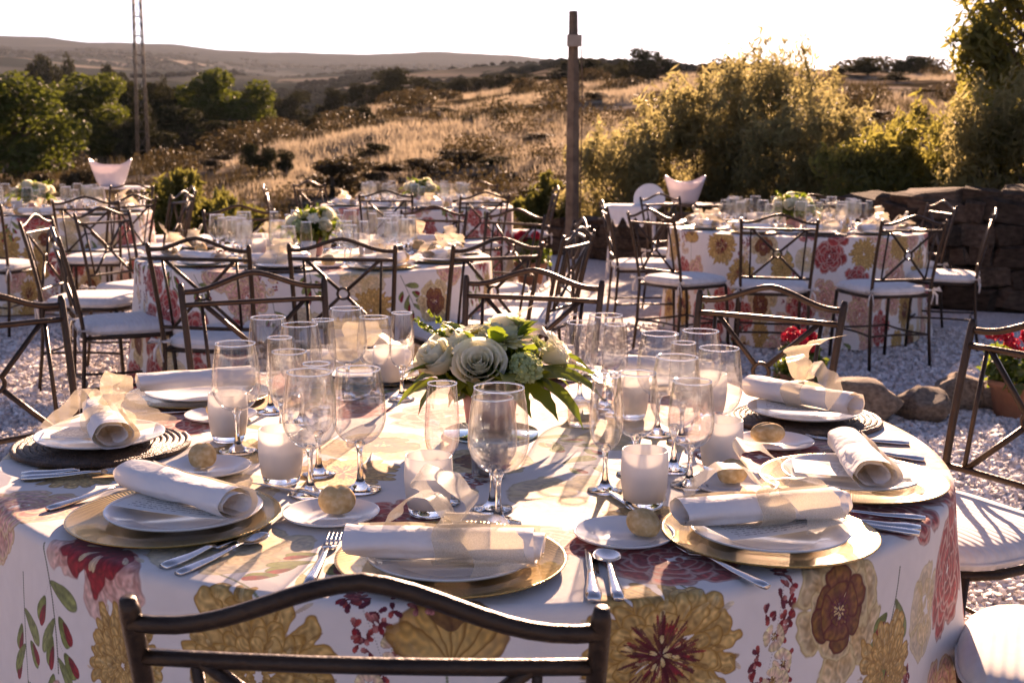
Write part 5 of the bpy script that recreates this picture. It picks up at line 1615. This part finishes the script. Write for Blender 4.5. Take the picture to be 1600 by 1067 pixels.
def build_bouquet(label, group):
    root = empty('bouquet', (0, 0, 0), 0, label, 'bouquet', group)
    g = random.Random(9)
    mb = MB(); mb.lathe([(0, 0), (.040, 0), (.046, .01), (.052, .06), (.046, .095), (.043, .094), (.047, .06), (.040, .015), (0, .012)], 32)
    ob('vase', mb.mesh('vase', noisy('pink_vase', (.45, .22, .22), (.55, .30, .30), 8, .25)), root)
    mb = MB(); V, F = leaf_cloud([(0, 0, .125)], [(.088, .088, .055)], 420, .04, 1.6, .8, 3, .3); ob('greenery', mk('greenery', V, F, [leaf_b], False), root)
    rw = rose_mesh('white_rose', .044, petal_white, .55, 1); rb = rose_mesh('white_rose', .041, petal_white, .45, 2)
    my = ray_flower('pale_chrysanthemum', .058, petal_yellow, 5, 18, 3); dw = ray_flower('white_daisy', .026, petal_white, 3, 14, 4, .2)
    gc = carnation_mesh(.029); gm = ray_flower('green_chrysanthemum', .034, petal_green, 5, 16, 6, .5)
    def aim(v): return Vector(v).to_track_quat('Z', 'Y').to_euler()
    for nm, me, p, d, s in (('white_rose', rw, (-.018, -.062, .135), (-.05, -.85, .55), 1.12), ('white_rose', rb, (-.088, -.035, .135), (-.55, -.5, .9), 1.05), ('white_rose', rw, (.03, .055, .175), (.2, .5, 1), .95), ('white_rose', rb, (.105, .03, .14), (1, .2, .6), .85), ('white_rose', rw, (-.07, .06, .15), (-.5, .6, .8), .9),
                            ('carnation', gc, (.058, -.068, .133), (.35, -.8, .5), 1.05), ('carnation', gc, (-.03, .10, .14), (-.2, .9, .5), 1), ('pale_chrysanthemum', my, (.022, -.018, .182), (.1, -.35, 1), 1.0), ('pale_chrysanthemum', my, (-.02, .045, .185), (-.2, .4, 1), .8),
                            ('green_chrysanthemum', gm, (.05, .03, .212), (.3, .1, 1), 1), ('green_chrysanthemum', gm, (.085, -.015, .175), (.8, -.3, .8), .8), ('white_daisy', dw, (-.055, -.045, .190), (-.3, -.7, .8), 1), ('white_daisy', dw, (-.045, -.075, .150), (-.3, -.9, .5), .9), ('white_daisy', dw, (.118, -.02, .180), (.8, -.2, .6), 1.2), ('white_daisy', dw, (-.035, -.005, .205), (-.3, -.1, 1), 1)):
        ob(nm, me, root, p, aim(d), s)
    leaves = [leaf_mesh('leaf', .085, .020, 1, .12), leaf_mesh('leaf', .11, .018, 2, .16), leaf_mesh('leaf', .07, .024, 3, .08), leaf_mesh('leaf', .15, .017, 4, .22)]
    for i in range(34):
        a = 2 * PI * i / 34 * 2 + g.uniform(-.2, .2)
        rr = g.uniform(.055, .085); z = g.uniform(.09, .135)
        ob('leaf', leaves[i % 3], root, (rr * math.cos(a), rr * math.sin(a), z), (g.uniform(-.4, .4), g.uniform(-.15, .55), a), g.uniform(.8, 1.2))
    for i, (a, e, z) in enumerate(((-.2, .45, .13), (.05, .25, .12), (-.45, .75, .12), (.5, .3, .14), (-.75, .6, .105), (3.3, .5, .10), (3.9, .55, .11))):
        ob('leaf', leaves[3 if i < 4 else 1], root, (.075 * math.cos(a), .075 * math.sin(a), z), (.3 * (-1) ** i, e, a), 1.05)
    for i in range(12):
        a = g.uniform(0, 6.28)
        ob('leaf', leaves[2], root, (.055 * math.cos(a), .055 * math.sin(a), .185), (g.uniform(-.5, .5), -g.uniform(.5, 1.1), a), .75)
    for i, (a, e) in enumerate(((2.75, .55), (2.95, .75), (2.6, .9))):
        mb = MB(); P = [(.05 * math.cos(a), .05 * math.sin(a), .16), (.09 * math.cos(a), .09 * math.sin(a), .16 + .04 * e), (.14 * math.cos(a), .14 * math.sin(a) - .02, .16 + .085 * e)]
        mb.tube(P, [.0018, .0014, .0006], 4)
        V, F = leaf_cloud(smooth_path(P, 8), np.full((9, 3), .006), 60, .007, 2, .9, i, .3)
        b = len(mb.V); mb.add(V, [tuple(f) for f in F])
        ob('twig', mb.mesh('twig', leaf_b, False), root)
    return root

# ------------------------------------------------------------------ the nearest table, laid as in the picture
CX, CY = TABLES['near'][0]
def thing(name, me, loc, rz, label, cat, group, rot=None, scale=None):
    o = ob(name, me, None, loc, rot or (0, 0, rz), scale)
    return tag(o, label, cat, group)
#  position, kind of underplate, napkin angle, ribbon style, napkin offset, description
SET = [((-.085, 1.695), 'gold', -3, 1, (-.005, -.05), 'in front of the foreground chair', True),
       ((-.535, 1.885), 'gold', -38, None, (.0, .005), 'with the ribbonless slanting napkin at the near left', True),
       ((-.81, 2.355), 'wicker', -66, 2, (.02, -.02), 'at the left edge, open end facing us', True),
       ((-.735, 2.83), 'gold', 24, None, (0, .0), 'at the back left beside the tallest glasses', False),
       ((-.395, 3.125), 'gold', 10, 2, (0, 0), 'at the far side behind the left glasses', False),
       ((.03, 3.20), 'gold', 3, 0, (0, 0), 'at the far side hidden behind the bouquet', False),
       ((.37, 3.06), 'gold', -18, None, (0, 0), 'at the far side behind the right glasses', False),
       ((.645, 2.645), 'wicker', -46, 0, (-.005, .005), 'below the upright ribbon at the right back', True),
       ((.615, 2.140), 'gold', -94, None, (.012, -.005), 'with the ribbonless napkin pointing at the camera on the right', True),
       ((.400, 1.825), 'gold', 14, 1, (-.01, .005), 'with the ribboned napkin at the near right', True)]
for i, (p, kd, na, rs, off, lab, card) in enumerate(SET):
    if kd == 'gold':
        thing('charger_plate', M_charger, (p[0], p[1], TZ + .001), i * .3, 'ribbed gold glass charger ' + lab, 'charger', 'gold chargers on the nearest table'); z = TZ + .0055
    else:
        thing('wicker_placemat', M_wicker, (p[0], p[1], TZ + .001), i * .3, 'round brown woven placemat ' + lab, 'placemat', 'woven placemats on the nearest table'); z = TZ + .0145
    o_ = Vector((off[0], off[1]))
    pc = (p[0] + (.012 if i == 1 else 0), p[1] + (.012 if i in (1, 8) else 0))
    thing('dinner_plate', M_plate, (pc[0], pc[1], z), 0, 'white dinner plate ' + lab, 'plate', 'dinner plates on the nearest table')
    zz = z + .0178
    if card:
        thing('menu_card', M_card, (pc[0], pc[1], zz), R({0: 5, 1: -20, 2: 12, 7: -10, 8: -9, 9: 25}.get(i, 0)), 'printed white menu card ' + lab, 'menu card', 'menu cards on the nearest table')
        zz += .0022
    nk = thing('napkin', NAPK[i % 3], (pc[0] + off[0], pc[1] + off[1], zz), R(na), ('rolled white napkin tied with sheer beige ribbon ' if rs is not None else 'plain rolled white napkin ') + lab, 'napkin', 'napkins on the nearest table')
    if rs is not None: ob('ribbon', RIBB[rs], nk, (.0 if i != 0 else .01, 0, 0), (0, 0, 0 if i not in (2,) else .4))

BP = [((-.289, 1.908), 0, 'beside the foreground place, near left', (.008, .01), 95, (.034, .042, .036)),
      ((-.556, 2.182), 1, 'between the two left places', (-.012, .012), 80, (.036, .036, .035)),
      ((-.634, 2.615), 2, 'behind the leftmost frosted candle', (.0, .0), 10, (.042, .032, .028)),
      ((.175, 1.817), 0, 'between the foreground place and the near right place', (.03, .005), -58, (.046, .032, .031)),
      ((.395, 2.105), 1, 'half hidden behind the near right napkin', (.0, .015), 30, (.042, .032, .033)),
      ((.535, 2.42), 2, 'in front of the right-hand woven placemat', (-.015, .005), 4, (.048, .033, .031)),
      ((.145, 3.185), 0, 'at the far side right of the bouquet', (.0, .0), 40, (.04, .032, .03)),
      ((-.215, 3.09), 1, 'at the far side left of the bouquet', (.0, .0), 70, (.04, .033, .03))]
for p, k, lab, off, a, s in BP:
    thing('bread_plate', M_bplate, (p[0], p[1], TZ + .001), 0, 'small white bread plate ' + lab, 'bread plate', 'bread plates on the nearest table')
    s = tuple(q * .72 for q in s)
    thing('bread_roll', M_bread[k], (p[0] + off[0], p[1] + off[1], TZ + .005 + s[2] * .93), R(a), 'crusty bread roll on the small plate ' + lab, 'bread roll', 'bread rolls on the nearest table', scale=s)

GL = [('wine', -.535, 2.335, 'large wine glass standing alone before the leftmost frosted candle'),
      ('wine', -.540, 2.690, 'large wine glass, backmost of the left cluster, nearest its chair'),
      ('wine', -.452, 2.590, 'large wine glass in the left cluster, behind the slim flute'),
      ('flute', -.472, 2.459, 'slim flute in the middle of the left cluster'),
      ('water', -.440, 2.385, 'goblet in the left cluster between the slim flute and the front pair'),
      ('flute', -.423, 2.715, 'slim flute at the back of the left cluster'),
      ('wine', -.388, 2.850, 'large wine glass, farthest of the left cluster'),
      ('water', -.328, 2.877, 'goblet left of the flute next to the bouquet'),
      ('flute', -.259, 2.839, 'tall slim flute closest to the bouquet on its left'),
      ('wine', -.345, 2.045, 'large wine glass, frontmost of the left cluster'),
      ('wine', -.263, 2.075, 'large wine glass right of the frontmost in the left cluster'),
      ('flute', -.350, 2.170, 'slim flute directly behind the frontmost left wine glass'),
      ('flute', -.116, 1.998, 'slim flute rising behind the centre frosted candle'),
      ('wine', -.020, 1.885, 'largest-looking wine glass in the very centre of the table'),
      ('water', -.030, 1.965, 'goblet directly behind the central wine glass'),
      ('water', .160, 2.822, 'goblet right of the bouquet at the back'),
      ('wine', .214, 2.774, 'large wine glass at the back right of the bouquet'),
      ('flute', .229, 2.685, 'slim flute in the back trio right of the bouquet'),
      ('wine', .306, 2.508, 'large wine glass at the back of the right cluster, left one'),
      ('wine', .396, 2.545, 'large wine glass at the back of the right cluster, right one'),
      ('flute', .348, 2.440, 'slim flute between the two back wine glasses of the right cluster'),
      ('wine', .303, 2.225, 'large wine glass in the middle of the right cluster'),
      ('wine', .400, 2.330, 'large wine glass at the right end of the right cluster'),
      ('flute', .165, 2.080, 'slim flute at the left front of the right cluster'),
      ('water', .228, 2.190, 'goblet behind the left front flute of the right cluster'),
      ('water', .318, 2.115, 'goblet just behind the right centre frosted candle')]
GM = {'wine': ('wine_glass', M_wine, 'wine glass'), 'water': ('water_goblet', M_water, 'goblet'), 'flute': ('champagne_flute', M_flute, 'flute')}
for k, x, y, lab in GL:
    nm, me, cat = GM[k]
    thing(nm, me, (x, y, TZ + .0015), rnd.uniform(0, 6), lab, cat, 'glasses on the nearest table', rot=(rnd.uniform(-.008, .008), rnd.uniform(-.008, .008), 0), scale=1.04 if lab.startswith('largest') else None)
CA = [(-.572, 2.42, 'leftmost frosted white candle glass, behind the single wine glass'), (-.408, 2.114, 'frosted white candle glass left of the front wine glasses'), (-.134, 1.935, 'frosted white candle glass in the centre behind the foreground napkin'),
      (.223, 1.985, 'frosted white candle glass behind the near right bread plate'), (.390, 2.215, 'frosted white candle glass at the right end of the cluster'), (.265, 2.66, 'frosted white candle glass deep in the right cluster'),
      (-.305, 3.00, 'frosted white candle glass at the back left of the bouquet'), (.440, 2.68, 'frosted white candle glass behind the right cluster')]
def candle(x, y, z, label, group, s=1.0, parts=3):
    t = empty('candle_glass', (x, y, z), rnd.uniform(0, 6), label, 'candle', group, scale=s)
    for nm, me in zip(('frosted_cup', 'clear_base', 'candle_wax'), TUMB): ob(nm, me, t)
    return t
for x, y, lab in CA: candle(x, y, TZ + .0015, lab, 'candle glasses on the nearest table')
for x, y, lab in ((-.040, 2.165, 'clear tealight cup in front of the mirror plate'), (.154, 2.590, 'clear tealight cup right of the bouquet')):
    t = empty('tealight_cup', (x, y, TZ + .0015), 0, lab, 'tealight', 'clear tealight cups'); ob('clear_cup', VOT[0], t); ob('tealight', VOT[1], t)
mb = MB(); mb.lathe([(0, 0), (.099, 0), (.100, .001), (.100, .004), (.099, .005), (0, .005)], 56)
thing('mirror_plate', mb.mesh('mirror_plate', mirror_m), (-.042, 2.50, TZ + .002), 0, 'round pale blue mirror plate under the near bouquet', 'mirror plate', None)
bq = build_bouquet('bouquet of white roses and green carnations in the middle of the nearest table', 'table bouquets')
bq.location = (-.045, 2.545, TZ + .0075); bq.scale = (1.12, 1.12, 1.0)

lay('knife', (-.491, 1.662), (-.404, 1.807), 'knife right of the gold charger at the near left')
lay('spoon', (-.463, 1.636), (-.362, 1.827), 'spoon right of the gold charger at the near left')
lay('fork', (-.756, 1.933), (-.669, 2.075), 'fork left of the gold charger at the near left')
lay('knife', (-.880, 2.139), (-.744, 2.165), 'knife before the leftmost woven placemat')
lay('spoon', (-.872, 2.115), (-.640, 2.175), 'spoon before the leftmost woven placemat')
lay('knife', (.112, 1.55), (.115, 1.75), 'knife right of the foreground place')
lay('spoon', (.145, 1.555), (.140, 1.75), 'spoon right of the foreground place with its bowl shining blue')
lay('fork', (-.275, 1.60), (-.268, 1.80), 'fork left of the foreground place')
lay('fork', (.640, 1.845), (.40, 1.955), 'fork right of the near right charger, frontmost of three')
lay('knife', (.650, 1.872), (.36, 1.935), 'knife right of the near right charger, middle of three')
lay('spoon', (.675, 1.925), (.46, 1.965), 'spoon right of the near right charger, rearmost of three')
lay('fork', (.352, 1.605), (.247, 1.790), 'fork left of the near right charger, pointing at the bread plate')
lay('knife', (.797, 2.30), (.66, 2.37), 'knife between the two right places')
lay('fork', (.81, 2.43), (.69, 2.46), 'fork beside the right-hand woven placemat')
lay('knife', (-.28, 1.99), (-.395, 2.06), 'knife behind the near left charger')
lay('knife', (.23, 1.885), (.20, 1.97), 'butter knife behind the near right bread plate')
lay('knife', (-.90, 2.62), (-.76, 2.66), 'knife behind the leftmost woven placemat')
lay('knife', (-.52, 3.02), (-.50, 2.80), 'knife beside the back left place')

# ------------------------------------------------------------------ the other tables
def lay_table(key, phase, seed):
    (cx, cy), rz, nm, _ = TABLES[key]
    g = random.Random(seed)
    where = {'mid': 'the middle table', 'back': 'the farthest table', 'left': 'the left-edge table', 'right': 'the table by the wall'}[key]
    b = copy_tree(bq); b.location = (cx + g.uniform(-.03, .03), cy, TZ + .002); b.rotation_euler = (0, 0, g.uniform(0, 6)); b.scale = (1.12,) * 3
    tag(b, 'bouquet of white roses and green leaves on ' + where, 'bouquet', 'table bouquets')
    SEC = ['at its right end', 'right end, far side', 'far side right of the bouquet', 'far side left of the bouquet', 'left end, far side', 'at its left end', 'left end, near side', 'near side left of the bouquet', 'near side right of the bouquet', 'right end, near side']
    for i in range(10):
        at = where + ', ' + SEC[int(((phase + 2 * PI * i / 10) % (2 * PI)) / (2 * PI / 10)) % 10]
        a = phase + 2 * PI * i / 10 + g.uniform(-.05, .05)
        r_ = .735 + g.uniform(-.01, .015)
        x, y = cx + r_ * math.cos(a), cy + r_ * math.sin(a)
        if i % 3 == 1:
            thing('wicker_placemat', M_wicker, (x, y, TZ + .001), a, 'brown woven placemat on ' + at, 'placemat', 'woven placemats on ' + where); z = TZ + .0145
        else:
            thing('charger_plate', M_charger, (x, y, TZ + .001), a, 'gold charger on ' + at, 'charger', 'gold chargers on ' + where); z = TZ + .0055
        thing('dinner_plate', M_plate, (x, y, z), a, 'white dinner plate on ' + at, 'plate', 'dinner plates on ' + where)
        nk = thing('napkin', NAPK[i % 3], (x, y, z + .0165), a + PI / 2 + g.uniform(-.4, .4), ('napkin with beige bow on ' if i % 4 != 2 else 'napkin without bow on ') + at, 'napkin', 'napkins on ' + where)
        if i % 4 != 2: ob('ribbon', RIBB[g.randrange(3)], nk, (0, 0, 0), (0, 0, g.choice((0, PI))))
        ab = a + .31; xb, yb = cx + .62 * math.cos(ab), cy + .62 * math.sin(ab)
        thing('bread_plate', M_bplate, (xb, yb, TZ + .001), 0, 'small bread plate on ' + at, 'bread plate', 'bread plates on ' + where)
        thing('bread_roll', M_bread[i % 3], (xb, yb, TZ + .033), g.uniform(0, 6), 'bread roll on ' + at, 'bread roll', 'bread rolls on ' + where, scale=(.04, .032, .03))
        for q, k in enumerate(('wine', 'water', 'flute')):
            n_, me, cat = GM[k]
            aa = a - .16 + .13 * q + g.uniform(-.03, .03); rr = .44 + .035 * ((q + i) % 3) + g.uniform(-.02, .02)
            thing(n_, me, (cx + rr * math.cos(aa), cy + rr * math.sin(aa), TZ + .0015), 0, {'wine': 'large wine glass', 'water': 'smaller goblet', 'flute': 'slim flute'}[k] + ' on ' + at, cat, 'glasses on ' + where)
    for i in range(6):
        a = phase + .3 + 2 * PI * i / 6
        candle(cx + .32 * math.cos(a), cy + .32 * math.sin(a), TZ + .0015, 'frosted candle glass on ' + where + ', ' + ['right', 'far right', 'far left', 'left', 'near left', 'near right'][i] + ' of its bouquet', 'candle glasses on ' + where)
lay_table('mid', .25, 1); lay_table('back', .5, 2); lay_table('left', .1, 3); lay_table('right', .35, 4)

# ------------------------------------------------------------------ evening haze
def haze():
    mb = MB(); mb.box((0, 0, 150), (9000, 9000, 340))
    m, n, p, out = new_mat('evening_haze')
    n.nodes.remove(p)
    v = N(n, 'ShaderNodeVolumePrincipled')
    v.inputs['Color'].default_value = (.74, .84, 1.0, 1); v.inputs['Density'].default_value = .000042; v.inputs['Anisotropy'].default_value = .35
    n.links.new(v.outputs[0], out.inputs['Volume'])
    o = ob('haze', mb.mesh('haze', m, False))
    tag(o, 'thin warm evening haze in the air over the valley', 'haze', None, 'stuff')
haze()
